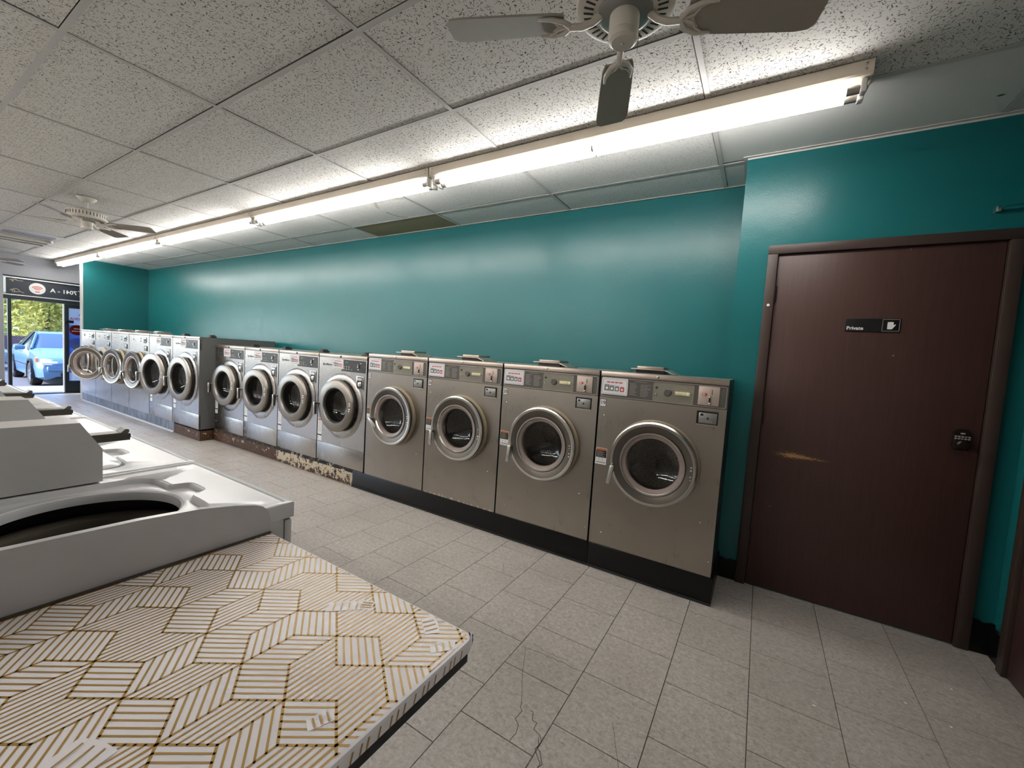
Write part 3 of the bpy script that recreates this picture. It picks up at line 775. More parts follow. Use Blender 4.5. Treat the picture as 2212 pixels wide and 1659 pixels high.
cup_me = cached('switch_cup', ['fan_white'], lambda m: (m.lathe([(0.0001, -0.088), (0.034, -0.087), (0.043, -0.080), (0.046, -0.068), (0.0445, -0.060), (0.0455, -0.058), (0.0455, -0.008), (0.0001, -0.008)], 'z', (0, 0, 0), 32), m.lathe([(0.0001, -0.092), (0.004, -0.090), (0.006, -0.086)], 'z', (0, 0, 0), 10)))
rod_me = cached('down_rod', ['fan_white'], lambda m: m.lathe([(0.0001, 0.10), (0.026, 0.10), (0.022, 0.115), (0.012, 0.12), (0.012, 0.20), (0.0001, 0.20)], 'z', (0, 0, 0), 16))
def canopy_mb(m): m.lathe([(0.0001, 0.178), (0.030, 0.180), (0.045, 0.186), (0.072, 0.214), (0.074, 0.2205), (0.0001, 0.2205)], 'z', (0, 0, 0), 32)
canopy_me = cached('fan_canopy', ['fan_white'], canopy_mb)
chain_me = cached('pull_chain', ['badge_grey'], lambda m: [m.lathe([(0.0001, -0.0018), (0.0018, 0), (0.0001, 0.0018)], 'z', (0.047, 0.012, -0.03-0.0042*i), 6) for i in range(20)])
def fan(x, y, rot, label):
    t = empty('ceiling_fan', (x, y, CEIL-0.2245), (0, 0, rot), label=label, category='ceiling fan', group='white ceiling fans')
    mo = obj('fan_motor', motor_me, t)
    obj('vent_slots', slots_me, mo, kind='stuff')
    obj('rotor_plate', hub_me, t); obj('switch_cup', cup_me, t)
    obj('down_rod', rod_me, t); obj('fan_canopy', canopy_me, t); obj('pull_chain', chain_me, t)
    for k in range(4):
        b = obj('fan_blade', blade_me, t, (0, 0, -0.02), (0, 0, k*PI/2))
        obj('blade_iron', iron_me, b, (0, 0, 0))
fan(-0.463, 1.300, math.radians(22), 'white four-blade ceiling fan above the nearest washers, cut by the top edge')
fan(-5.90, 1.325, math.radians(47), 'whole white four-blade ceiling fan hanging by a short rod in mid room')
fan(-11.05, 1.28, math.radians(35), 'far white ceiling fan near the street entrance')

# ceiling air diffuser that takes the place of one tile
vx0, vx1, vy0, vy1 = CX0-7*CPX, CX0-6*CPX, 1.158, 1.158+CPY
vent = empty('ceiling_vent', ((vx0+vx1)/2, (vy0+vy1)/2, CEIL), label='long slotted air diffuser set in the ceiling grid near the entrance', category='vent')
hw, hd = CPX/2-0.012, CPY/2-0.012
quick('vent_plate', ['grey_enamel'], lambda m: m.rbox(-hw, hw, -hd, hd, -0.010, 0.012, 0.004), vent)
for xx, ww in ((0.47, 0.014), (0.37, 0.030), (0.25, 0.040)):
    quick('vent_slot', ['black_plastic'], lambda m: m.box(xx-ww/2, xx+ww/2, -0.25, 0.24, -0.0125, -0.0095), vent)
for xx in (0.08, -0.16, -0.38):
    quick('vent_louver', ['white_plastic'], lambda m: m.box(xx-0.05, xx+0.05, -0.25, 0.25, -0.034, -0.030, 0, Matrix.Translation((xx, 0, -0.032)) @ Matrix.Rotation(math.radians(32), 4, 'Y') @ Matrix.Translation((-xx, 0, 0.032))), vent)
quick('vent_rail', ['white_plastic'], lambda m: (m.box(-0.48, 0.13, -0.275, -0.255, -0.045, -0.010), m.box(-0.48, 0.13, 0.255, 0.275, -0.045, -0.010), m.box(-0.50, -0.48, -0.275, 0.275, -0.045, -0.010)), vent)

# ------------------------------------------------------------------ front-load washers
def holed_panel(m, x0, x1, z0, z1, cx, cz, r, y=0.0, mi=0, n=64, depth=0.06):
    """flat plate facing -Y with a round hole"""
    angs = [2*PI*i/n for i in range(n)]
    for cxx, czz in ((x0, z0), (x1, z0), (x1, z1), (x0, z1)):
        a = math.atan2(czz-cz, cxx-cx) % (2*PI)
        k = min(range(n), key=lambda i: abs((angs[i]-a+PI) % (2*PI)-PI)); angs[k] = a
    vi = []; vo = []
    for a in angs:
        c, s = math.cos(a), math.sin(a)
        ts = []
        if c > 1e-9: ts.append((x1-cx)/c)
        if c < -1e-9: ts.append((x0-cx)/c)
        if s > 1e-9: ts.append((z1-cz)/s)
        if s < -1e-9: ts.append((z0-cz)/s)
        t = min(q for q in ts if q > 0)
        vo.append((cx+t*c, y, cz+t*s)); vi.append((cx+r*c, y, cz+r*s))
    vb = [(p[0], y+depth, p[2]) for p in vi]
    fs = []
    for i in range(n):
        j = (i+1) % n
        fs.append((i, j, n+j, n+i)); fs.append((n+i, n+j, 2*n+j, 2*n+i))
    m.add(vo+vi+vb, fs, mi)
def cabinet_mb(m, w, h, d, side):
    t = 0.002
    m.box(-w/2, -w/2+t, 0.0, d, 0, h, side); m.box(w/2-t, w/2, 0.0, d, 0, h, side)
    m.box(-w/2+t, w/2-t, d-t, d, 0, h, side); m.box(-w/2+t, w/2-t, 0.0, d-t, h-t, h, 0)
def drum_mb(m, r, cz, y0, d):
    m.lathe([(r, y0), (r+0.05, y0+0.03), (r+0.06, y0+0.05), (r+0.06, y0+d), (0.05, y0+d+0.01), (0.0001, y0+d-0.02)], 'y', (0, 0, cz), 48)
def lifter_mb(m, r, cz, y0, d):
    for k in range(3):
        a = 0.5+2*PI*k/3
        xf = Matrix.Translation((0, 0, cz)) @ Matrix.Rotation(a, 4, 'Y')
        m.prism([(r+0.058, -0.04), (r-0.005, -0.012), (r-0.005, 0.012), (r+0.058, 0.04)], 'y', y0+0.06, y0+d-0.02, 0, False, xf)
screw_me = cached('panel_screw', ['chrome'], lambda m: m.lathe([(0.0001, -0.0035), (0.003, -0.003), (0.0052, 0.0)], 'y', (0, 0, 0), 10))
bolt_me = cached('hinge_bolt', ['chrome'], lambda m: m.lathe([(0.0001, -0.006), (0.005, -0.005), (0.0075, 0.0)], 'y', (0, 0, 0), 12))

def sticker(parent, loc, w, h, tag, front=-0.0012):
    st = obj('instruction_sticker', cached('sticker_'+tag, ['paper_white'], lambda m: m.prism(rrect(w, h, 0.008), 'y', front, 0.0)), parent, loc)
    obj('sticker_border', cached('sticker_border_'+tag, ['ink_grey'], lambda m: ring_rr(m, w-0.012, h-0.012, 0.010, 0.0014, front-0.0004, front)), st)
    obj('printed_title', cached('sticker_title_'+tag, ['ink_red'], lambda m: [m.box(-w*0.30+i*w*0.155, -w*0.30+i*w*0.155+w*0.125, front-0.0005, front, h*0.22, h*0.28) for i in range(4)]), st)
    for i in range(4):
        s = 0.19*w*(1-0.09*i) if i < 3 else 0.15*w
        x = -w*0.29+i*w*0.195
        def ic(m):
            m.box(-s/2, s/2, front-0.0006, front, -s*0.55, s*0.45); m.box(-s/2, s/2, front-0.0006, front, s*0.5, s*0.66)
            m.lathe([(0.0001, front-0.0010), (s*0.30, front-0.0010), (s*0.30, front-0.0006)], 'y', (0, 0, -s*0.05), 14, 1, False)
        obj('washer_icon', cached('icon_%s_%d' % (tag, i), ['ink_red' if i == 3 else 'ink_grey', 'paper_white'], ic), st, (x, 0, -h*0.10-0.0015*i))
    return st
def rrect(w, h, r, n=4):
    P = []
    for cx, cz, a in ((w/2-r, h/2-r, 0), (-w/2+r, h/2-r, PI/2), (-w/2+r, -h/2+r, PI), (w/2-r, -h/2+r, 1.5*PI)):
        for i in range(n+1): P.append((cx+r*math.cos(a+PI/2*i/n), cz+r*math.sin(a+PI/2*i/n)))
    return P
def ring_rr(m, w, h, r, t, y0, y1, mi=0):
    A = rrect(w, h, r); B = rrect(w-2*t, h-2*t, max(0.001, r-t)); n = len(A)
    for i in range(n):
        j = (i+1) % n
        m.prism([A[i], A[j], B[j], B[i]], 'y', y0, y1, mi)


def washer_a(x, y, z, label, group, number=None, w=0.725, h=1.12, d=0.75, old=False, lever=0.0, door_open=0.0, side='dark_side', label_side=True, R=0.252, RH=0.185, cz=0.59):
    """older pocket: dark or pale fascia, round dished door, short lever"""
    t = empty('front_load_washer', (x, y, z), label=label, category='washing machine', group=group)
    k = 'A%d_%.3f_%.3f_%.3f_%s_%.3f' % (old, w, h, d, side, R)
    DD = min(0.42, d-0.10)
    fz, tz = h-0.165, h-0.032      # fascia bottom, top strip bottom
    obj('cabinet', cached('cabinet_'+k, ['steel_edge', side], lambda m: cabinet_mb(m, w, h, d, 1)), t)
    obj('front_panel', cached('front_panel_'+k, ['steel_bright' if old else 'steel'], lambda m: holed_panel(m, -w/2, w/2, 0, fz, 0, cz, RH+0.01)), t, (0, -0.002, 0))
    obj('top_strip', cached('top_strip_'+k, ['steel_edge'], lambda m: m.rbox(-w/2, w/2, -0.004, 0.02, tz+0.001, h, 0.002)), t)
    lockp = obj('panel_lock', cached('panel_lock', ['chrome', 'black_plastic'], lambda m: (m.lathe([(0.0001, -0.006), (0.008, -0.005), (0.009, 0.0)], 'y', (0, 0, 0), 16), m.box(-0.001, 0.001, -0.0068, -0.006, -0.004, 0.004, 1))), t, (-0.015, -0.004, tz+0.016))
    dr = obj('drum', cached('drum_'+k, ['drum_steel'], lambda m: drum_mb(m, RH+0.01, cz, 0.055, DD)), t)
    obj('drum_lifter', cached('lifter_'+k, ['steel'], lambda m: lifter_mb(m, RH+0.01, cz, 0.055, DD)), dr)
    # fascia
    fm = 'steel_bright' if old else 'panel_dark'
    fa = obj('control_fascia', cached('fascia_'+k, [fm, 'steel_edge', 'panel_olive'], lambda m: (m.box(-w/2, w/2, -0.002, 0.02, fz+0.0005, tz), ring_rr2(m, w-0.014, tz-fz-0.012, fz, tz, 1))), t)
    s = w/0.725
    if not old:
        sticker(fa, (-0.272*s, -0.0035, fz+0.072), 0.166, 0.104, 'a')
        def txt(m):
            m.box(-0.150, -0.075, -0.0030, -0.0022, fz+0.112, fz+0.115)
            for i in range(9):
                m.box(-0.178, -0.178+random.uniform(0.030, 0.055), -0.0030, -0.0022, fz+0.030+i*0.0085, fz+0.0335+i*0.0085)
                m.box(-0.112, -0.112+random.uniform(0.035, 0.060), -0.0030, -0.0022, fz+0.026+i*0.0085, fz+0.0295+i*0.0085)
        obj('printed_guide', cached('guide_'+k, ['ink_pale'], txt), fa, kind='stuff')
        pl = obj('control_plate', cached('control_plate_'+k, ['panel_olive'], lambda m: m.prism(rrect(0.226, 0.112, 0.010), 'y', -0.0012, 0.0)), fa, (0.076, -0.0022, fz+0.064))
        obj('plate_border', cached('plate_border', ['ink_pale'], lambda m: ring_rr(m, 0.226, 0.112, 0.010, 0.0012, -0.0017, -0.0012)), pl)
        obj('cycle_knob', cached('cycle_knob', ['panel_dark', 'ink_red'], lambda m: (m.lathe([(0.0001, -0.012), (0.018, -0.012), (0.021, -0.003), (0.0235, 0.0)], 'y', (0, 0, 0), 24), m.box(-0.001, 0.001, -0.0132, -0.012, 0.002, 0.014, 1))), pl, (-0.030, -0.0012, 0.002))
        for i in range(4):
            obj('selector_button', cached('selector_button', ['button_cream'], lambda m: m.rbox(-0.0098, 0.0098, -0.006, 0.0, -0.010, 0.010, 0.0015)), pl, (0.022+0.0202*i, -0.0012, 0.002))
        obj('pilot_lamp', cached('pilot_green', ['bulb_green'], lambda m: m.lathe([(0.0001, -0.008), (0.005, -0.006), (0.007, 0.0)], 'y', (0, 0, 0), 14)), pl, (-0.094, -0.0012, 0.026))
        obj('pilot_lamp', cached('pilot_clear', ['chrome'], lambda m: m.lathe([(0.0001, -0.008), (0.005, -0.006), (0.007, 0.0)], 'y', (0, 0, 0), 14)), pl, (-0.094, -0.0012, -0.012))
        obj('plate_print', cached('plate_print', ['ink_pale'], lambda m: (m.box(-0.05, -0.010, -0.0017, -0.0012, 0.036, 0.039), m.box(0.035, 0.075, -0.0017, -0.0012, 0.036, 0.039), [m.box(0.016+0.0202*i, 0.028+0.0202*i, -0.0017, -0.0012, 0.018, 0.0205) for i in range(4)])), pl)
        cp = obj('coin_plate', cached('coin_plate', ['coin_plate'], lambda m: m.rbox(-0.054, 0.054, -0.004, 0.0, -0.053, 0.053, 0.004)), fa, (0.266, -0.002, fz+0.068))
        obj('coin_slot', cached('coin_slot', ['black_plastic'], lambda m: m.box(-0.0016, 0.0016, -0.0048, -0.004, 0.008, 0.036)), cp, (0.016, 0, 0))
        obj('price_tag', cached('price_tag', ['ink_red', 'ink_white'], lambda m: (m.box(-0.012, 0.012, -0.0052, -0.004, -0.0065, 0.0065), m.box(-0.009, -0.002, -0.0057, -0.0052, -0.004, 0.004, 1), m.box(0.0, 0.002, -0.0057, -0.0052, -0.004, 0.003, 1))), cp, (-0.021, 0, 0.008))
        obj('reject_lever', cached('reject_lever', ['chrome', 'black_plastic'], lambda m: (m.lathe([(0.0001, -0.016), (0.006, -0.013), (0.008, -0.004)], 'y', (0, 0, 0), 14), m.box(-0.0035, 0.0035, -0.010, -0.004, -0.034, -0.004, 1), m.lathe([(0.0001, -0.012), (0.006, -0.010), (0.008, -0.004)], 'y', (0.001, 0, -0.038), 14))), cp, (0.006, 0, -0.004))
    else:
        obj('instruction_sticker', cached('old_sticker', ['paper_white', 'ink_grey'], lambda m: (m.box(-0.06, 0.04, -0.0012, 0.0, -0.03, 0.03), m.box(-0.03, 0.01, -0.0018, -0.0012, -0.015, 0.01, 1))), fa, (-0.20, -0.002, fz+0.066))
        for a, b in ((0.08, 0.085), (0.08, 0.045), (0.30, 0.085), (0.30, 0.050)):
            obj('selector_button', cached('old_button', ['panel_brown'], lambda m: m.lathe([(0.0001, -0.006), (0.006, -0.006), (0.007, 0.0)], 'y', (0, 0, 0), 12)), fa, (a, -0.002, fz+b))
        obj('coin_plate', cached('old_coin', ['coin_grey', 'black_plastic'], lambda m: (m.rbox(-0.05, 0.05, -0.004, 0.0, -0.045, 0.045, 0.004), m.box(0.005, 0.03, -0.014, -0.004, -0.010, 0.012, 1))), fa, (0.24, -0.002, fz+0.066))
    # cash box below the fascia
    cb = obj('cash_box', cached('cash_frame', ['steel_edge', 'black_plastic'], lambda m: (m.box(-0.055, 0.055, -0.006, 0.0, -0.042, -0.037), m.box(-0.055, 0.055, -0.003, 0.0, -0.037, 0.037, 1))), t, (0.268, -0.002, fz-0.055))
    obj('cash_door', cached('cash_door', ['coin_grey', 'black_plastic', 'ink_pale'], lambda m: (m.rbox(-0.043, 0.050, -0.010, -0.003, -0.032, 0.028, 0.003), m.disc((0.004, -0.0115, -0.002), 0.006, 'y', 12, 1, 0.0015), m.box(-0.035, -0.020, -0.0107, -0.010, 0.010, 0.022, 1), m.box(-0.035, 0.03, -0.0107, -0.010, -0.022, -0.017, 2))), cb)
    if number:
        nl = obj('number_label', cached('number_label', ['paper_white', 'ink_black'], lambda m: (m.prism(rrect(0.041, 0.048, 0.004), 'y', -0.001, 0.0, 1), m.prism(rrect(0.036, 0.043, 0.003), 'y', -0.0016, -0.001))), t, (-0.338, -0.002, fz-0.037))
        obj('number_print', text_mesh('txt_%s' % number, number, 0.034, 'ink_black', 'CENTER', 0.0003, 0.0004), nl, (0, -0.0019, 0), FRONT)
    if label_side:
        wl_ = obj('warning_label', cached('warning_label', ['paper_white', 'ink_black', 'label_orange', 'ink_pale'], lambda m: (m.box(-0.036, 0.036, -0.001, 0.0, -0.053, 0.053), m.box(-0.034, 0.034, -0.0014, -0.001, 0.038, 0.051, 2), m.box(-0.034, 0.034, -0.0014, -0.001, -0.008, 0.038, 1), [m.box(-0.029, -0.029+0.04+0.012*(i % 2), -0.0018, -0.0014, 0.031-i*0.0065, 0.0335-i*0.0065, 3) for i in range(6)], m.box(-0.013, -0.011, -0.0014, -0.001, -0.03, -0.010, 3), m.box(0.010, 0.012, -0.0014, -0.001, -0.03, -0.010, 3), m.box(-0.03, 0.03, -0.0014, -0.001, -0.043, -0.037, 3))), t, (-0.324, -0.002, 0.575))
    for a, b in ((-0.325, 0.838), (0.302, 0.846), (0.0, 0.298), (0.283, 0.297), (0.344, 0.085), (-0.285, 0.081)):
        obj('panel_screw', screw_me, t, (a, -0.002, b))
    # soap hatch on the lid
    hb = obj('soap_hatch', cached('soap_hatch', ['steel_edge', 'black_plastic'], lambda m: (m.rbox(-0.115, 0.10, -0.10, 0.10, 0.022, 0.030, 0.003), m.rbox(-0.085, 0.085, -0.06, 0.10, 0.030, 0.046, 0.003), m.box(-0.09, 0.09, -0.06, 0.09, 0.0, 0.022, 1), m.prism([(0.10, 0.022), (0.10, 0.030), (0.165, 0.004), (0.165, 0.0)], 'y', -0.10, 0.10))), t, (-0.12, 0.30, h))
    # door
    obj('door_collar', cached('collar_'+k, ['collar_tan'], lambda m: m.lathe([(RH+0.01, -0.002), (R+0.008, -0.002), (R+0.006, -0.030), (R-0.03, -0.036), (RH+0.008, -0.034), (RH+0.008, 0.03)], 'y', (0, 0, 0), 64)), t, (0, -0.002, cz))
    hx = R+0.023
    def ring(m):
        prof = [(R-0.02, -0.036), (R-0.002, -0.038), (R+0.002, -0.048), (R, -0.060), (R-0.008, -0.068), (R-0.022, -0.066), (R-0.055, -0.058), (RH+0.006, -0.056), (RH+0.001, -0.062), (RH-0.006, -0.062), (RH-0.010, -0.052)]
        m.lathe(prof, 'y', (0, 0, 0), 72, 0, True, [0, 0, 0, 1, 1, 0, 0, 0, 1, 1])
        m.lathe([(RH-0.010, -0.052), (RH-0.030, -0.046), (RH-0.034, -0.030), (RH-0.038, 0.010), (RH-0.02, 0.012)], 'y', (0, 0, 0), 72, 2, True, [2, 2, 1, 0])
        m.lathe([(RH-0.02, 0.012), (RH-0.015, -0.030), (R-0.02, -0.036)], 'y', (0, 0, 0), 72, 0)
    dm = cached('door_ring_'+k, ['steel_ring', 'chrome', 'bezel_mauve'], ring)
    dr_ = obj('door', dm, t, (0, 0, cz))
    if door_open:
        c, s_ = math.cos(door_open), math.sin(door_open)
        # swing about the hinge line on the right: the left edge comes out into the room
        px, py = hx, -0.02
        vx, vy = 0-px, 0-py
        dr_.location = (px+vx*c-vy*s_, py+vx*s_+vy*c, cz); dr_.rotation_euler = (0, 0, door_open)
    obj('door_glass', cached('door_glass_'+k, ['door_glass'], lambda m: m.lathe([(0.0001, 0.05), (0.05, 0.047), (0.10, 0.035), (RH-0.036, 0.005)], 'y', (0, 0, 0), 48)), dr_)
    for zz in (0.036, 0.018, -0.018, -0.036):
        obj('hinge_bolt', bolt_me, dr_, (R-0.034, -0.061, zz-0.01))
    def hnd(m):
        m.lathe([(0.0001, -0.030), (0.010, -0.028), (0.0125, -0.020), (0.0125, 0.010)], 'y', (0, 0, 0), 16)
        m.rbox(-0.012, 0.012, -0.032, -0.018, -0.112, 0.004, 0.003)
    obj('lever_handle', cached('lever_handle', ['chrome'], hnd), dr_, (-R+0.030, -0.066, -0.045), (0, lever, 0))
    return t
def ring_rr2(m, w, h, fz, tz, mi):
    zc = (fz+tz)/2
    A = rrect(w, h, 0.010); B = rrect(w-0.006, h-0.006, 0.008); n = len(A)
    for i in range(n):
        j = (i+1) % n
        m.prism([(A[i][0], A[i][1]+zc), (A[j][0], A[j][1]+zc), (B[j][0], B[j][1]+zc), (B[i][0], B[i][1]+zc)], 'y', -0.0032, -0.002, mi)

def washer_b(x, y, z, label, group, w=0.718, h=1.085, d=0.75, side='grey_side', number_tag=True, ajar=0.0, R=0.250, RH=0.168, cz=0.595):
    """newer pocket: silver fascia with dark keypad on the right, flat ring door with black gasket"""
    t = empty('front_load_washer', (x, y, z), label=label, category='washing machine', group=group)
    k = 'B_%.3f_%.3f_%s_%.3f' % (w, h, side, R)
    e = R-0.25
    fz, tz = h-0.165, h-0.034
    obj('cabinet', cached('cabinet_'+k, ['steel_edge', side], lambda m: cabinet_mb(m, w, h, d, 1)), t)
    obj('front_panel', cached('front_panel_'+k, ['steel_bright'], lambda m: holed_panel(m, -w/2, w/2, 0.192, fz, 0, cz, RH+0.03)), t, (0, -0.002, 0))
    obj('lower_panel', cached('lower_panel_'+k, ['steel_bright'], lambda m: m.rbox(-w/2, w/2, -0.002, 0.02, 0.0, 0.1895, 0.0015)), t)
    obj('embossed_ring', cached('emboss_'+k, ['steel_bright'], lambda m: m.lathe([(0.318+e, -0.0015), (0.300+e, -0.010), (0.275+e, -0.013), (0.235+e, -0.012), (0.20+e, -0.008), (RH+0.03, 0.03)], 'y', (0, 0, 0), 72)), t, (0, -0.002, cz-0.005))
    obj('top_strip', cached('top_strip_'+k, ['steel_edge'], lambda m: m.rbox(-w/2, w/2, -0.004, 0.02, tz+0.001, h, 0.002)), t)
    obj('panel_lock', cached('panel_lock_b', ['black_plastic'], lambda m: m.lathe([(0.0001, -0.006), (0.009, -0.005), (0.010, 0.0)], 'y', (0, 0, 0), 16)), t, (-0.02, -0.004, tz+0.016))
    dr = obj('drum', cached('drum_'+k, ['drum_steel'], lambda m: drum_mb(m, RH+0.03, cz, 0.055, 0.42)), t)
    obj('drum_lifter', cached('lifter_'+k, ['steel'], lambda m: lifter_mb(m, RH+0.03, cz, 0.055, 0.42)), dr)
    fa = obj('control_fascia', cached('fascia_'+k, ['steel_bright'], lambda m: m.box(-w/2, w/2, -0.002, 0.02, fz+0.0005, tz)), t)
    kp = obj('keypad_panel', cached('keypad_panel', ['panel_brown'], lambda m: m.prism(rrect(0.35, 0.112, 0.004), 'y', -0.0015, 0.0)), fa, (0.168, -0.002, fz+0.066))
    obj('display_window', cached('display_window', ['led_green'], lambda m: m.box(-0.016, 0.016, -0.002, -0.0015, -0.006, 0.006)), kp, (-0.10, 0, 0.032))
    for a in range(3):
        for b in range(2):
            obj('key', cached('wash_key', ['ink_pale'], lambda m: m.rbox(-0.010, 0.010, -0.003, -0.0015, -0.008, 0.008, 0.0015)), kp, (-0.135+0.036*a, 0, -0.012-0.022*b))
    obj('start_key', cached('start_key', ['led_green'], lambda m: m.rbox(-0.008, 0.008, -0.003, -0.0015, -0.008, 0.008, 0.0015)), kp, (-0.022, 0, -0.036))
    obj('coin_lever', cached('coin_lever', ['chrome'], lambda m: m.prism([(-0.012, -0.010), (0.004, -0.010), (0.004, 0.022), (-0.004, 0.022), (-0.004, -0.002), (-0.012, -0.002)], 'y', -0.010, -0.0015)), kp, (0.075, 0, 0.0))
    obj('coin_return', cached('coin_return', ['chrome'], lambda m: m.rbox(-0.011, 0.011, -0.006, -0.0015, -0.004, 0.004, 0.0015)), kp, (0.076, 0, -0.028))
    obj('coin_lock', cached('coin_lock', ['chrome'], lambda m: m.lathe([(0.0001, -0.005), (0.005, -0.004), (0.006, -0.0015)], 'y', (0, 0, 0), 12)), kp, (0.105, 0, 0.03))
    obj('keypad_line', cached('keypad_line', ['ink_grey'], lambda m: m.box(0.0, 0.17, -0.0019, -0.0015, 0.004, 0.0052)), kp)
    sticker(fa, (-0.060, -0.004, fz+0.078), 0.165, 0.100, 'b')
    if number_tag:
        obj('maker_badge', text_mesh('txt_badge', 'SpeedQueen', 0.026, 'badge_grey', 'CENTER', 0.0012, 0.0004, 0.25), fa, (-0.232, -0.0035, fz+0.062), FRONT)
    cb = obj('cash_box', cached('cash_plate_b', ['steel_bright', 'black_plastic', 'chrome'], lambda m: (m.rbox(-0.052, 0.052, -0.005, 0.0, -0.062, 0.062, 0.003), m.box(-0.036, 0.040, -0.0058, -0.005, -0.052, 0.054, 1), m.lathe([(0.0001, -0.014), (0.020, -0.012), (0.024, -0.005)], 'y', (0.0, 0, -0.014), 18, 2), m.box(-0.03, 0.034, -0.008, -0.0058, 0.022, 0.046, 2))), t, (0.272, -0.002, fz-0.082))
    wl_ = obj('warning_label', cached('warning_label_b', ['paper_white', 'label_orange', 'ink_black', 'ink_pale'], lambda m: (m.box(-0.034, 0.034, -0.001, 0.0, -0.115, 0.115), m.box(-0.028, 0.028, -0.0014, -0.001, 0.092, 0.108, 1), m.box(-0.034, 0.034, -0.0014, -0.001, -0.062, -0.050, 2), [m.box(-0.028, 0.028-0.012*(i % 2), -0.0014, -0.001, 0.078-i*0.014, 0.081-i*0.014, 3) for i in range(8)])), t, (-0.318, -0.002, 0.315))
    for a, b in ((-0.335, 0.10), (0.335, 0.10), (-0.335, 0.86)):
        obj('panel_screw', screw_me, t, (a, -0.002, b))
    obj('hose_cap', cached('hose_cap', ['panel_brown'], lambda m: (m.rbox(-0.045, 0.045, -0.04, 0.04, 0.0, 0.022, 0.006), m.rbox(-0.022, 0.030, -0.03, 0.03, 0.022, 0.036, 0.005))), t, (-0.01, 0.30, h))
    obj('door_gasket', cached('gasket_'+k, ['rubber'], lambda m: m.lathe([(RH+0.028, 0.05), (RH+0.028, -0.012), (R-0.006, -0.013), (R-0.012, -0.036), (R-0.05, -0.038)], 'y', (0, 0, 0), 64)), t, (0, -0.002, cz))
    def ring(m):
        prof = [(R-0.03, -0.038), (R-0.001, -0.039), (R+0.003, -0.048), (R, -0.060), (R-0.007, -0.065), (RH+0.008, -0.066), (RH+0.001, -0.061), (RH-0.001, -0.050)]
        m.lathe(prof, 'y', (0, 0, 0), 72, 0, True, [1, 0, 0, 0, 0, 0, 0])
        m.lathe([(RH-0.001, -0.050), (RH-0.010, -0.046), (RH-0.014, -0.010), (RH-0.024, 0.020), (RH+0.0, 0.025), (RH+0.01, -0.034), (R-0.03, -0.038)], 'y', (0, 0, 0), 72, 1)
    dr_ = obj('door', cached('door_ring_'+k, ['door_silver', 'rubber'], ring), t, (0, 0, cz))
    if ajar:
        px, py = R+0.012, -0.03
        c, s_ = math.cos(ajar), math.sin(ajar); vx, vy = -px, -py
        dr_.location = (px+vx*c-vy*s_, py+vx*s_+vy*c, cz); dr_.rotation_euler = (0, 0, ajar)
    obj('door_glass', cached('door_glass_'+k, ['door_glass'], lambda m: m.lathe([(0.0001, 0.06), (0.06, 0.056), (0.11, 0.042), (RH-0.018, 0.010)], 'y', (0, 0, 0), 48)), dr_)
    for zz in (0.040, 0.022, -0.014, -0.032):
        obj('hinge_bolt', bolt_me, dr_, (R-0.038, -0.065, zz))
    def hnd(m):
        m.rbox(-0.045, 0.020, -0.012, 0.010, -0.010, 0.010, 0.004, 1)
        m.rbox(-0.058, -0.040, -0.030, 0.004, -0.115, 0.012, 0.005, 0)
    obj('pull_handle', cached('pull_handle', ['chrome', 'black_plastic'], hnd), dr_, (-R+0.014, -0.056, -0.002))
    return t

YA, ZA = 2.530, 0.155
GA = 'older numbered washers by the door'
A_L = ['front-load washer numbered 19, last in the row beside the brown door', 'front-load washer numbered 20, just left of washer 19',
       'front-load washer numbered 26, flaking paint along its lower edge', 'front-load washer numbered 22, its lever turned sideways']
for i, (n, lv) in enumerate((('19', 0.16), ('20', 0.10), ('26', 0.02), ('22', -0.95))):
    t_ = washer_a(-0.507-0.737*i, YA, ZA, A_L[i], GA, n, lever=lv, d=0.41 if i == 0 else 0.75)
    if n == '26':
        def flakes(m):
            x = -0.34
            while x < 0.33:
                w_ = random.uniform(0.015, 0.05); a, b = random.uniform(0.004, 0.010), random.uniform(0.008, 0.022)
                m.add([(x, -0.0026, 0.001), (x+w_, -0.0026, 0.001), (x+w_*0.8, -0.0026, a), (x+w_*0.5, -0.0026, b), (x+w_*0.2, -0.0026, a*1.4)], [(0, 1, 2, 3, 4)])
                x += w_+random.uniform(0.0, 0.04)
        quick('paint_flakes', ['cream_paint'], flakes, t_, kind='stuff')
GB = 'silver washers with dark keypads'
B_L = ['silver keypad washer right beside washer 22', 'second silver keypad washer from washer 22, rusty plinth below', 'third silver keypad washer from washer 22', 'silver keypad washer tucked beside the tall grey cabinet side']
for i in range(4):
    washer_b(-3.459-0.731*i, YA, ZA, B_L[i], GB, ajar=(0.03, 0.04, 0.06, 0.06)[i])
YC, ZC = 2.355, 0.150
GC = 'washers at the far street end'
C_L = ['forward-standing silver washer with its grey cabinet side exposed', 'second washer of the forward far row, keypad type', 'third washer of the far row, door with clear round window',
       'fourth washer of the far row', 'washer near the street with its round door swung open', 'last washer at the street end, partly hidden by an open door']
for i in range(6):
    xc = -6.02-0.80*(i+0.5)
    if i < 2: washer_b(xc, YC, ZC, C_L[i], GC, w=0.787, h=1.175, d=0.93, number_tag=i == 0, ajar=(0.07, 0.16)[i], R=0.285, RH=0.200, cz=0.62)
    else: washer_a(xc, YC, ZC, C_L[i], GC, None, w=0.787, h=1.175, d=0.93, old=True, lever=0.1, door_open=(0, 0, 0.10, 0.18, 0.62, 0.05)[i], side='grey_side', label_side=False, R=0.275, RH=0.200, cz=0.62)

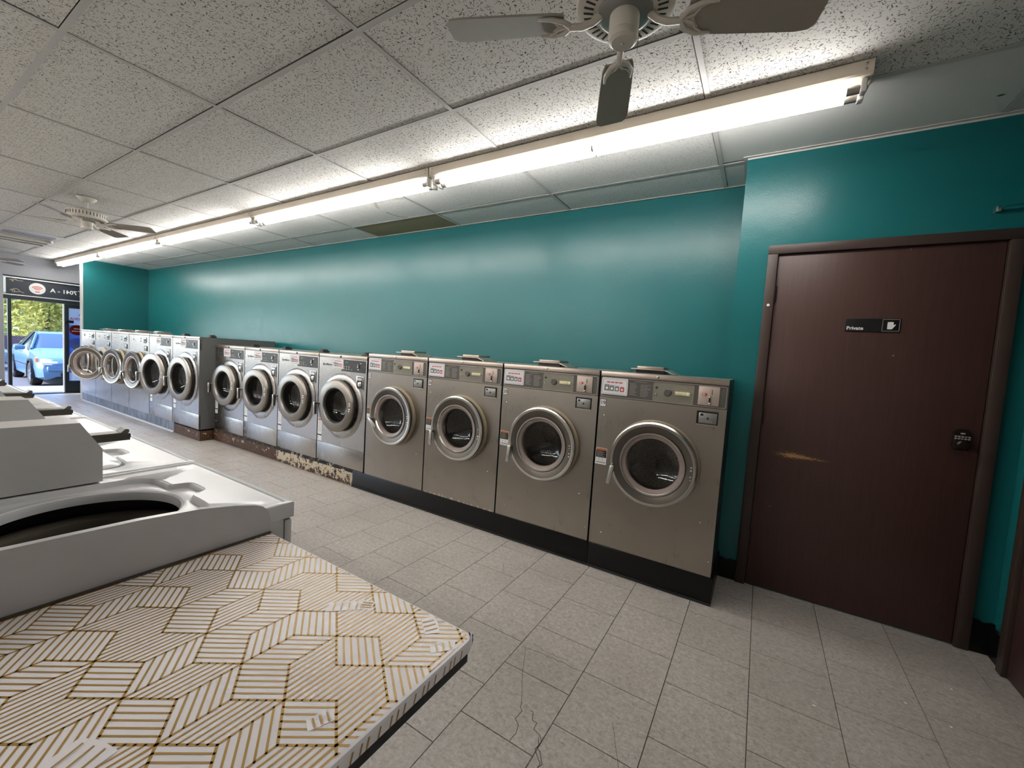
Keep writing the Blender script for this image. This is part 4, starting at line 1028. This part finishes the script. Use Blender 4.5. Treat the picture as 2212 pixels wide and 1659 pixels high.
# plinths
quick('machine_plinth', ['black_base', 'caulk'], lambda m: (m.rbox(-3.238, -0.868, 2.520, 3.28, 0.001, 0.1548, 0.003), m.rbox(-0.866, -0.130, 2.520, 3.28, 0.001, 0.1548, 0.003), m.prism([(2.5199, 0.001), (2.5199, 0.012), (2.508, 0.001)], 'x', -3.238, -0.130, 0)), None,
      label='glossy black plinth under the numbered washers', category='plinth')
quick('machine_plinth', ['worn_plinth'], lambda m: m.box(-6.016, -3.240, 2.524, 3.28, 0.001, 0.1546), None,
      label='rusty brown plinth with flaking cream paint under the keypad washers', category='plinth')
quick('machine_plinth', ['worn_plinth', 'black_plastic'], lambda m: (m.box(-6.80, -6.03, 2.368, 3.2, 0.001, 0.128), m.box(-6.80, -6.05, 2.40, 3.2, 0.1281, 0.1495, 1)), None,
      label='short flaking brown plinth corner under the forward washer', category='plinth')
quick('machine_plinth', ['plinth_metal', 'caulk'], lambda m: (m.box(-10.83, -6.801, 2.368, 3.2, 0.001, 0.1495), m.prism([(2.3679, 0.001), (2.3679, 0.018), (2.350, 0.001)], 'x', -10.83, -6.801, 1)), None,
      label='scuffed grey metal plinth under the far street-end washers', category='plinth')

# ------------------------------------------------------------------ top-load washers in the middle island
ZW, WP = 0.845, 0.663
CY = -0.05            # opening centre in local y (front edge at +0.33)
def lid_r(a, grow=0.0, notch=True):
    """outline of the lid seat as a radius about the opening centre"""
    c, s = math.cos(a), math.sin(a)
    ax, by = 0.250+grow, (0.222 if s > 0 else 0.235)+grow
    p = 6.0
    r = (abs(c/ax)**p+abs(s/by)**p)**(-1/p)
    if notch and s > 0:
        x = r*c
        r += 0.050*math.exp(-((x+0.02)/0.062)**6)/max(s, 0.3)
    return r
def rect_r(a, hw_, y0, y1):
    c, s = math.cos(a), math.sin(a); ts = []
    if abs(c) > 1e-9: ts.append(hw_/abs(c))
    if s > 1e-9: ts.append((y1-CY)/s)
    if s < -1e-9: ts.append((y0-CY)/s)
    return min(ts)
def top_mb(m, n=160):
    hw_, y0, y1 = WP/2-0.002, -0.37, 0.33
    angs = [2*PI*i/n for i in range(n)]
    for cx_, cy_ in ((hw_, y1), (-hw_, y1), (-hw_, y0), (hw_, y0)):
        a = math.atan2(cy_-CY, cx_) % (2*PI)
        k = min(range(n), key=lambda i: abs((angs[i]-a+PI) % (2*PI)-PI)); angs[k] = a
    def rect(ins): return lambda a: rect_r(a, hw_-ins, y0+ins, y1-ins)
    loops = [(rect(0.0), 0.797), (rect(0.0), ZW-0.006), (rect(0.0015), ZW-0.002), (rect(0.006), ZW), (rect(0.016), ZW), (rect(0.020), ZW-0.004), (rect(0.030), ZW-0.0045),
             (lambda a: lid_r(a), ZW-0.004), (lambda a: lid_r(a, -0.004), ZW-0.007), (lambda a: lid_r(a, -0.010), ZW-0.019), (lambda a: lid_r(a, -0.014), ZW-0.020),
             (lambda a: 0.212, ZW-0.020), (lambda a: 0.206, ZW-0.018), (lambda a: 0.200, ZW-0.021), (lambda a: 0.197, ZW-0.030), (lambda a: 0.197, ZW-0.045)]
    vs = []
    for fn, z in loops:
        for a in angs:
            r = fn(a); vs.append((r*math.cos(a), CY+r*math.sin(a), z))
    fs = []
    for q in range(len(loops)-1):
        for i in range(n):
            j = (i+1) % n
            fs.append((q*n+i, q*n+j, (q+1)*n+j, (q+1)*n+i))
    m.add(vs, fs, 0, True)
top_me = cached('top_pan', ['white_enamel'], top_mb)
def lid_mb(m, n=160):
    angs = [2*PI*i/n for i in range(n)]
    loops = [(lambda a: lid_r(a, -0.016, False), ZW-0.0185), (lambda a: lid_r(a, -0.013, False), ZW-0.004), (lambda a: lid_r(a, -0.017, False), ZW-0.001), (lambda a: lid_r(a, -0.05, False), ZW-0.0005), (lambda a: 0.05, ZW)]
    vs = []
    for fn, z in loops:
        for a in angs:
            r = fn(a); vs.append((r*math.cos(a), CY+r*math.sin(a), z))
    fs = [(q*n+i, q*n+(i+1) % n, (q+1)*n+(i+1) % n, (q+1)*n+i) for q in range(len(loops)-1) for i in range(n)]
    fs.append(tuple(4*n+i for i in range(n)))
    m.add(vs, fs, 0, True)
lid_me = cached('washer_lid', ['white_enamel'], lid_mb)
body_me = cached('top_load_body', ['grey_enamel'], lambda m: (m.box(-WP/2+0.004, -WP/2+0.007, -0.365, 0.300, 0.03, 0.796), m.box(WP/2-0.007, WP/2-0.004, -0.365, 0.300, 0.03, 0.796), m.box(-WP/2+0.007, WP/2-0.007, -0.365, -0.362, 0.03, 0.796), m.box(-WP/2+0.007, WP/2-0.007, -0.362, 0.300, 0.03, 0.034), m.rbox(-WP/2+0.004, WP/2-0.004, 0.303, 0.328, 0.03, 0.792, 0.008)))
feet_me = cached('foot', ['rubber'], lambda m: m.lathe([(0.0001, 0.001), (0.024, 0.001), (0.020, 0.031), (0.0001, 0.031)], 'z', (0, 0, 0), 12))
tub_me = cached('wash_tub', ['tub_plastic', 'black_plastic'], lambda m: (m.lathe([(0.30, 0.795), (0.27, 0.790), (0.27, 0.40)], 'z', (0, CY, 0), 48, 1), m.lathe([(0.262, 0.735), (0.250, 0.748), (0.222, 0.750), (0.207, 0.742), (0.204, 0.715), (0.212, 0.700), (0.212, 0.36), (0.0001, 0.34)], 'z', (0, CY, 0), 48, 0)))
console_me = cached('rear_console', ['grey_enamel'], lambda m: m.prism([(-0.37, ZW-0.003), (-0.325, ZW-0.003), (-0.355, 0.96), (-0.37, 0.96)], 'x', -WP/2+0.004, WP/2-0.004))
def meter_mb(m):
    m.prism([(-0.30, ZW+0.001), (0.045, ZW+0.001), (0.045, 0.951), (-0.006, 1.040), (-0.30, 1.042)], 'x', -0.0625, 0.0625)
meter_me = cached('coin_meter', ['grey_enamel'], meter_mb)
def slide_mb(m):
    m.box(-0.030, 0.030, 0.008, 0.121, 0.965, 0.987)
    m.box(-0.024, 0.024, -0.005, 0.118, 0.987, 0.990, 1)
slide_me = cached('coin_slide', ['slide_dark', 'badge_grey'], slide_mb)
push_me = cached('slide_pusher', ['badge_grey', 'black_plastic'], lambda m: (m.prism([(0.098, 0.9905), (0.120, 0.9905), (0.119, 1.001), (0.110, 1.002)], 'x', -0.026, 0.026), m.box(0.004, 0.014, 0.121, 0.127, 0.970, 0.982, 1)))
T_L = ['white top-load washer with open tub beside the patterned table', 'white top-load washer second from the patterned table', 'white top-load washer third from the patterned table',
       'white top-load washer fourth from the patterned table', 'white top-load washer fifth from the patterned table', 'white top-load washer at the far end of the island']
for i in range(6):
    xc = -1.184-WP*(i+0.5)
    t = empty('top_load_washer', (xc, 0.386, 0), label=T_L[i], category='washing machine', group='white top-load washers in the island')
    obj('cabinet', body_me, t); obj('top_pan', top_me, t); obj('rear_console', console_me, t)
    for a in (-0.28, 0.28):
        for b in (-0.32, 0.27): obj('foot', feet_me, t, (a, b, 0))
    if i == 0:
        obj('wash_tub', tub_me, t)
        lid = obj('washer_lid', lid_me, t)
        lid.matrix_local = Matrix.Translation((0, -0.300, ZW)) @ Matrix.Rotation(math.radians(97), 4, 'X') @ Matrix.Translation((0, 0.285, -ZW))
        quick('paper_label', ['paper_white'], lambda m: m.add([(-0.302, 0.07, ZW-0.0042), (-0.262, 0.08, ZW-0.0042), (-0.262, 0.245, ZW-0.0042), (-0.300, 0.255, ZW-0.0042)], [(0, 1, 2, 3)]), t)
    else:
        obj('washer_lid', lid_me, t)
    mt = obj('coin_meter', meter_me, t, (-0.3175, 0, 0))
    obj('coin_slide', slide_me, mt); obj('slide_pusher', push_me, mt)

# ------------------------------------------------------------------ end panel and folding table
ZT = 0.780
prof = [(-0.40, 0.02), (0.635, 0.02), (0.635, 0.800), (0.633, 0.828), (0.626, 0.848), (0.612, 0.862), (0.590, 0.872), (0.540, 0.885), (0.457, 0.899), (0.342, 0.907), (0.145, 0.912), (-0.40, 0.914)]
def endpanel(m):
    n = len(prof)
    m.prism(prof, 'x', -1.1805, -1.1635, 1, False, None, False)
    m.add([(-1.1635, y, z) for y, z in prof], [tuple(range(n))], 0); m.add([(-1.1805, y, z) for y, z in prof], [tuple(range(n-1, -1, -1))], 0)
quick('end_panel', ['grey_laminate', 'white_enamel'], endpanel, None, label='upright grey panel with curved white top edge between washers and table', category='panel')
tb = empty('folding_table', (-0.797, 0.14, 0), label='folding table covered in white paper with gold geometric lines', category='table')
TX0, TX1, TY0, TY1 = -1.160, -0.432, -0.36, 0.637
ox, oy = 0.797, -0.14
def outline(ins=0.0):
    r = 0.022
    P = [(TX0+ins, TY0+ins), (TX1-ins, TY0+ins)]
    for i in range(7):
        a = PI/2*i/6
        P.append((TX1-ins-r+r*math.cos(a), TY1-ins-r+r*math.sin(a)))
    P.append((TX0+ins, TY1-ins))
    return P
def slab_mb(m):
    loops = [(outline(0.0), ZT-0.024), (outline(0.0), ZT-0.007), (outline(0.002), ZT-0.002), (outline(0.007), ZT)]
    n = len(loops[0][0]); vs = []
    for P, z in loops: vs += [(p[0]+ox, p[1]+oy, z) for p in P]
    fs = [(q*n+i, q*n+(i+1) % n, (q+1)*n+(i+1) % n, (q+1)*n+i) for q in range(3) for i in range(n)]
    fs.append(tuple(3*n+i for i in range(n))); fs.append(tuple(n-1-i for i in range(n)))
    m.add(vs, fs, 0, True)
top = quick('table_top', ['pattern_white'], slab_mb, tb)
# the printed pattern: striped rhombi on a triangular lattice
V1, V2, O = Vector((0.1272, 0)), Vector((-0.0612, 0.1345)), Vector((-0.834, 0.343))
def clip(poly, x0, x1, y0, y1):
    def cut(P, f):
        out = []
        for i in range(len(P)):
            a, b = P[i], P[(i+1) % len(P)]
            fa, fb = f(a), f(b)
            if fa >= 0: out.append(a)
            if (fa >= 0) != (fb >= 0):
                t = fa/(fa-fb); out.append(a+(b-a)*t)
        return out
    for f in (lambda p: p.x-x0, lambda p: x1-p.x, lambda p: p.y-y0, lambda p: y1-p.y, lambda p: (x1+y1-0.012)-(p.x+p.y)):
        if len(poly) < 3: return []
        poly = cut(poly, f)
    return poly
def gold_mb(m):
    rnd = random.Random(11)
    def line(a, b, w):
        d = (b-a).normalized(); n = Vector((-d.y, d.x))*w/2
        P = clip([a-n-d*w*0.3, b-n+d*w*0.3, b+n+d*w*0.3, a+n-d*w*0.3], TX0+0.001, TX1-0.0065, TY0+0.007, TY1-0.0065)
        if len(P) >= 3: m.add([(p.x+ox, p.y+oy, ZT+0.0003) for p in P], [tuple(range(len(P)))])
    for i in range(-12, 13):
        for j in range(-9, 6):
            A = O+V1*i+V2*j
            if not (-1.45 < A.x < -0.15 and -0.65 < A.y < 0.95): continue
            for e, (B, C, D) in enumerate(((A+V1, A+V1+V2, A-V2), (A+V2, A-V1, A+V1+V2), (A+V1+V2, A+V2, A+V1))):
                c1, c2 = (A+B+C)/3, (A+B+D)/3
                w = 0.0040
                for p, q in ((A, c1), (c1, B), (B, c2), (c2, A)): line(p, q, w)
                along = rnd.random() < (0.55, 0.45, 0.75)[e]
                N = 6
                for k in range(1, N):
                    t = k/N
                    if along: line(A+(c2-A)*t, c1+(B-c1)*t, 0.0033)
                    else: line(A+(c1-A)*t, c2+(B-c2)*t, 0.0033)
gp = quick('printed_pattern', ['pattern_gold'], gold_mb, top, kind='stuff')
def side_mb(m):
    y = TY0+0.02; k = 0
    while y < TY1-0.03:
        m.add([(TX1+0.0004+ox, y+oy, ZT-0.0235), (TX1+0.0004+ox, y+0.0034+oy, ZT-0.0235), (TX1+0.0004+ox, y+0.0034+0.004+oy, ZT-0.007), (TX1+0.0004+ox, y+0.004+oy, ZT-0.007)], [(0, 1, 2, 3)])
        y += 0.0175+0.006*math.sin(k*1.7); k += 1
quick('edge_print', ['pattern_gold'], side_mb, top, kind='stuff')
quick('table_apron', ['table_black'], lambda m: (m.box(TX0+0.02+ox, TX1-0.008+ox, TY0+0.02+oy, TY1-0.012+oy, ZT-0.052, ZT-0.0245)), tb)
quick('table_base', ['table_black'], lambda m: m.box(TX0+0.005+ox, -1.07+ox, TY0+0.02+oy, 0.50+oy, 0.001, ZT-0.0525), tb)
quick('sealant_line', ['slide_dark'], lambda m: m.box(TX0-0.0030+ox, TX0+0.004+ox, TY0+oy, TY1-0.004+oy, ZT-0.002, ZT+0.004), tb)
# torn and re-glued bits of the covering
def patch(cx, cy, w, d, rot, n=5):
    xf = Matrix.Translation((cx+ox, cy+oy, ZT+0.0006)) @ Matrix.Rotation(rot, 4, 'Z')
    def f(m):
        z = 0.0
        P = [(-w/2, -d/2, z), (w/2*0.8, -d/2*1.1, z), (w/2, d/2*0.7, z+0.0006), (0, d/2, z+0.0015), (-w/2*0.9, d/2*0.9, z)]
        m.add(P, [(0, 1, 2, 3, 4)], 0, False, xf)
        for i in range(1, n):
            x = -w/2+w*i/n
            m.add([(x-0.0013, -d/2*0.95, z+0.0012), (x+0.0013, -d/2*0.95, z+0.0012), (x+0.0013, d/2*0.62, z+0.0016), (x-0.0013, d/2*0.62, z+0.0016)], [(0, 1, 2, 3)], 1, False, xf)
    quick('torn_patch', ['pattern_white', 'pattern_gold'], f, top)
patch(-0.705, 0.545, 0.075, 0.030, 0.75); patch(-0.675, 0.572, 0.030, 0.030, 2.1, 4)
patch(-0.520, 0.605, 0.055, 0.030, -0.6, 4); patch(-0.462, 0.575, 0.050, 0.025, 0.9, 4); patch(-0.700, 0.150, 0.070, 0.045, 0.4, 4); patch(-0.505, 0.355, 0.040, 0.022, 1.2, 4)
def flake(m):
    rnd = random.Random(3)
    for k in range(7):
        a = PI/2*k/6
        x, y = TX1-0.020+0.022*math.cos(a), TY1-0.020+0.022*math.sin(a)
        z0 = ZT-0.004
        m.add([(x+ox, y+oy, z0-0.012), (x+0.003*math.cos(a+0.6)+ox, y+0.003*math.sin(a+0.6)+oy, z0+rnd.uniform(-0.004, 0.006)), (x-0.006*math.sin(a)+ox, y+0.006*math.cos(a)+oy, z0+0.003)], [(0, 1, 2)], k % 2)
quick('peeled_corner', ['pattern_white', 'slide_dark'], flake, top)

# ------------------------------------------------------------------ the street outside
ZG = -0.27
quick('ground_lot', ['asphalt'], lambda m: m.box(-60, -14.4, -30, 34, ZG-0.1, ZG), **ST)
quick('ground_walk', ['concrete'], lambda m: (m.box(-13.9, X_FRONT-0.14, -30, 34, -0.3, -0.015), m.prism([(-14.41, ZG-0.05), (-14.41, ZG), (-13.9, -0.015), (-13.9, ZG-0.05)], 'y', -30, 34)), **ST)
quick('sun_block_canopy', ['front_grey'], lambda m: m.box(-13.1, X_FRONT-0.145, -8, 12, 2.75, 2.88), **ST)  # added overhang, unseen, blocks sun from entering the front windows
quick('wall_outside', ['front_grey'], lambda m: (m.box(X_FRONT-0.14, X_FRONT, Y_BACK+0.11, 14, -0.3, 3.2), m.box(X_FRONT-0.14, X_FRONT, -10, Y_OPP-0.11, -0.3, 3.2)), **ST)

def car(name, loc, rotz, paint, label, scale=1.0):
    """local +x is forward, origin on the ground at mid wheelbase"""
    t = empty(name, loc, (0, 0, rotz), label=label, category='car')
    # stations along the length: x, half width, sill z, belt z, roof z, roof half width
    S = [(2.30, 0.62, 0.30, 0.62, 0.66, 0.50), (2.22, 0.78, 0.22, 0.70, 0.73, 0.62), (2.02, 0.86, 0.19, 0.76, 0.79, 0.68), (1.60, 0.885, 0.19, 0.83, 0.88, 0.72), (1.05, 0.895, 0.19, 0.90, 0.97, 0.74),
         (0.88, 0.895, 0.19, 0.92, 1.00, 0.74), (0.10, 0.90, 0.19, 0.95, 1.40, 0.60), (-0.25, 0.90, 0.19, 0.955, 1.455, 0.58), (-0.85, 0.90, 0.19, 0.965, 1.455, 0.57), (-1.25, 0.895, 0.20, 0.98, 1.38, 0.58),
         (-1.78, 0.88, 0.22, 1.00, 1.06, 0.68), (-2.15, 0.85, 0.26, 0.98, 1.03, 0.66), (-2.38, 0.78, 0.32, 0.88, 0.94, 0.60), (-2.44, 0.66, 0.38, 0.74, 0.80, 0.52)]
    def sec(s):
        x, w, b, bl, r, rw = s
        half = [(w*0.86, b), (w*0.97, b+0.06), (w, b+0.26*(bl-b)/0.7+0.08), (w*0.985, (b+bl)/2+0.1), (w*0.955, bl), (rw*1.0, r-0.02), (rw*0.82, r), (0.0, r+0.012)]
        return [(x, -y, z) for y, z in half]+[(x, y, z) for y, z in half[-2::-1]]
    def body(m):
        secs = [sec(s) for s in S]; n = len(secs[0])
        vs = [p for q in secs for p in q]
        for i in range(len(secs)-1):
            for k in range(n-1):
                m_ = 0
                side = k in (4, n-6)
                if 5 <= i <= 8 and side: m_ = 1
                if i == 5 and k in (5, 6, n-8, n-7): m_ = 1
                if i == 9 and k in (5, 6, n-8, n-7): m_ = 1
                m.sm.append(True); m.mi.append(m_); m.f.append([len(m.v)+i*n+k, len(m.v)+(i+1)*n+k, len(m.v)+(i+1)*n+k+1, len(m.v)+i*n+k+1])
        o = len(m.v)
        m.f.append([o+k for k in range(n)]); m.mi.append(0); m.sm.append(False)
        m.f.append([o+(len(secs)-1)*n+k for k in range(n-1, -1, -1)]); m.mi.append(0); m.sm.append(False)
        m.v += vs
    quick('car_body', [paint, 'car_glass'], body, t)
    quick('pillar', ['car_trim'], lambda m: (m.tube([(-0.35, -0.872, 0.97), (-0.30, -0.595, 1.43)], 0.020, 8)), t)
    quick('pillar', [paint], lambda m: (m.tube([(0.86, -0.80, 0.97), (0.10, -0.60, 1.405)], 0.030, 8)), t)
    quick('pillar', [paint], lambda m: (m.tube([(0.86, 0.80, 0.97), (0.10, 0.60, 1.405)], 0.030, 8)), t)
    for xx in (1.35, -1.38):
        for sy in (-1, 1):
            wv = empty_part('wheel', t, (xx, sy*0.80, 0.32))
            quick('tyre', ['rubber'], lambda m: m.lathe([(0.20, -0.10), (0.29, -0.11), (0.32, -0.08), (0.32, 0.08), (0.29, 0.11), (0.20, 0.10)], 'y', (0, 0, 0), 28), wv)
            def rim(m):
                m.lathe([(0.0001, sy*0.085), (0.05, sy*0.09), (0.19, sy*0.06), (0.205, sy*0.10)], 'y', (0, 0, 0), 28)
                for k in range(7):
                    m.box(0.04, 0.19, sy*0.09-0.012, sy*0.09+0.012, -0.016, 0.016, 0, Matrix.Rotation(2*PI*k/7, 4, 'Y'))
            quick('rim', ['wheel_alloy'], rim, wv)
            quick('wheel_arch', ['car_trim'], lambda m: m.lathe([(0.33, -0.085), (0.385, -0.09), (0.385, 0.085), (0.33, 0.08)], 'y', (0, sy*0.035, 0.02), 28, 0, True, None, None, -0.35, PI+0.35), wv)
    for sy in (-1, 1):
        quick('headlight', ['car_lamp', 'car_amber'], lambda m: (m.prism([(1.98, 0.655), (2.285, 0.60), (2.29, 0.67), (2.16, 0.735), (1.92, 0.775)], 'y', sy*0.52 if sy > 0 else -0.80, sy*0.80 if sy > 0 else -0.52, 0), m.prism([(1.86, 0.69), (2.02, 0.66), (1.98, 0.76), (1.84, 0.78)], 'y', sy*0.72 if sy > 0 else -0.872, sy*0.872 if sy > 0 else -0.72, 1)), t)
        quick('mirror', [paint], lambda m: m.rbox(0.62, 0.76, sy*1.0-0.10, sy*1.0+0.10, 0.93, 1.06, 0.04), t)
    quick('grille', ['car_trim'], lambda m: (m.rbox(2.24, 2.315, -0.42, 0.42, 0.60, 0.68, 0.01), m.rbox(2.22, 2.312, -0.48, 0.48, 0.30, 0.40, 0.02)), t)
    quick('bumper', [paint], lambda m: m.rbox(2.16, 2.34, -0.72, 0.72, 0.42, 0.585, 0.05), t)
    quick('door_moulding', ['car_trim'], lambda m: (m.box(-0.95, 0.80, -0.905, -0.892, 0.52, 0.545)), t)
    for xx in (-0.12, -0.98): quick('door_handle', [paint], lambda m: m.rbox(xx-0.08, xx+0.08, -0.915, -0.89, 0.86, 0.885, 0.008), t)
    quick('interior', ['car_trim'], lambda m: (m.rbox(-0.25, 0.0, -0.62, -0.16, 0.6, 1.18, 0.05), m.rbox(-0.25, 0.0, 0.16, 0.62, 0.6, 1.18, 0.05)), t)
    return t
def empty_part(name, parent, loc):
    o = bpy.data.objects.new(name, None); COL.objects.link(o); o.parent = parent; o.location = loc
    return o
car('parked_car', (-18.2, 3.62, ZG), -0.035, 'car_blue', 'blue sedan parked outside the open street entrance')
car('parked_car', (-23.6, 0.9, ZG), 1.5, 'car_grey', 'small grey car parked far behind, left of the blue sedan')
fn = empty('boundary_fence', (-26.5, 0, ZG), label='low brown board fence behind the parked cars', category='fence')
bme = cached('fence_board', ['fence_brown'], lambda m: m.box(-0.02, 0.02, -0.095, 0.095, 0, 1.15))
for i in range(46): obj('fence_board', bme, fn, (0, -2.0+0.2*i, 0), (0, 0, random.uniform(-0.02, 0.02)))
quick('fence_rail', ['fence_brown'], lambda m: (m.box(-0.07, -0.021, -2.1, 7.1, 0.3, 0.4), m.box(-0.07, -0.021, -2.1, 7.1, 0.85, 0.95)), fn)

def tree(loc, h, r, mat, seed, label, n=5200):
    rnd = random.Random(seed)
    t = empty('street_tree', loc, label=label, category='tree', group='trees across the street')
    quick('trunk', ['bark'], lambda m: (m.tube([(0, 0, 0), (0.05, 0.02, h*0.35), (0.0, 0.1, h*0.6), (0.1, 0.0, h*0.85)], [0.16, 0.13, 0.09, 0.04], 8), m.tube([(0.03, 0.03, h*0.4), (0.5, 0.8, h*0.62)], [0.08, 0.03], 6), m.tube([(0.03, 0.03, h*0.38), (-0.2, -0.9, h*0.6)], [0.08, 0.03], 6)), t)
    clumps = [(rnd.uniform(-0.6, 0.6)*r, rnd.uniform(-0.9, 0.9)*r, rnd.uniform(0.18, 0.95)*h, rnd.uniform(0.35, 0.6)*r) for _ in range(34)]
    def lv(m):
        for _ in range(n):
            c = clumps[rnd.randrange(len(clumps))]
            d = Vector((rnd.gauss(0, 1), rnd.gauss(0, 1), rnd.gauss(0, 0.8))).normalized()*c[3]*rnd.uniform(0.55, 1.0)
            p = Vector(c[:3])+d
            a = Vector((rnd.gauss(0, 1), rnd.gauss(0, 1), rnd.gauss(0, 1))).normalized(); b = a.orthogonal().normalized()
            L, W = rnd.uniform(0.10, 0.20), rnd.uniform(0.05, 0.09)
            m.add([p-a*L, p+b*W, p+a*L, p-b*W], [(0, 1, 2, 3)])
    quick('foliage', [mat], lv, t, kind='stuff')
tree((-29.5, 2.2, ZG), 5.6, 1.7, 'leaf_yellow', 1, 'yellow-leaved street tree left of the blue car', 7000)
tree((-34.0, 6.0, ZG), 6.4, 2.5, 'leaf_yellow', 2, 'yellow-green street tree right behind the blue car', 9000)
tree((-40.0, 8.6, ZG), 7.6, 3.0, 'leaf_green', 3, 'greener street tree to the right, by the poster door', 9000)
tree((-47.0, 4.5, ZG), 8.5, 3.6, 'leaf_green', 4, 'tallest green street tree, farthest back', 9000)
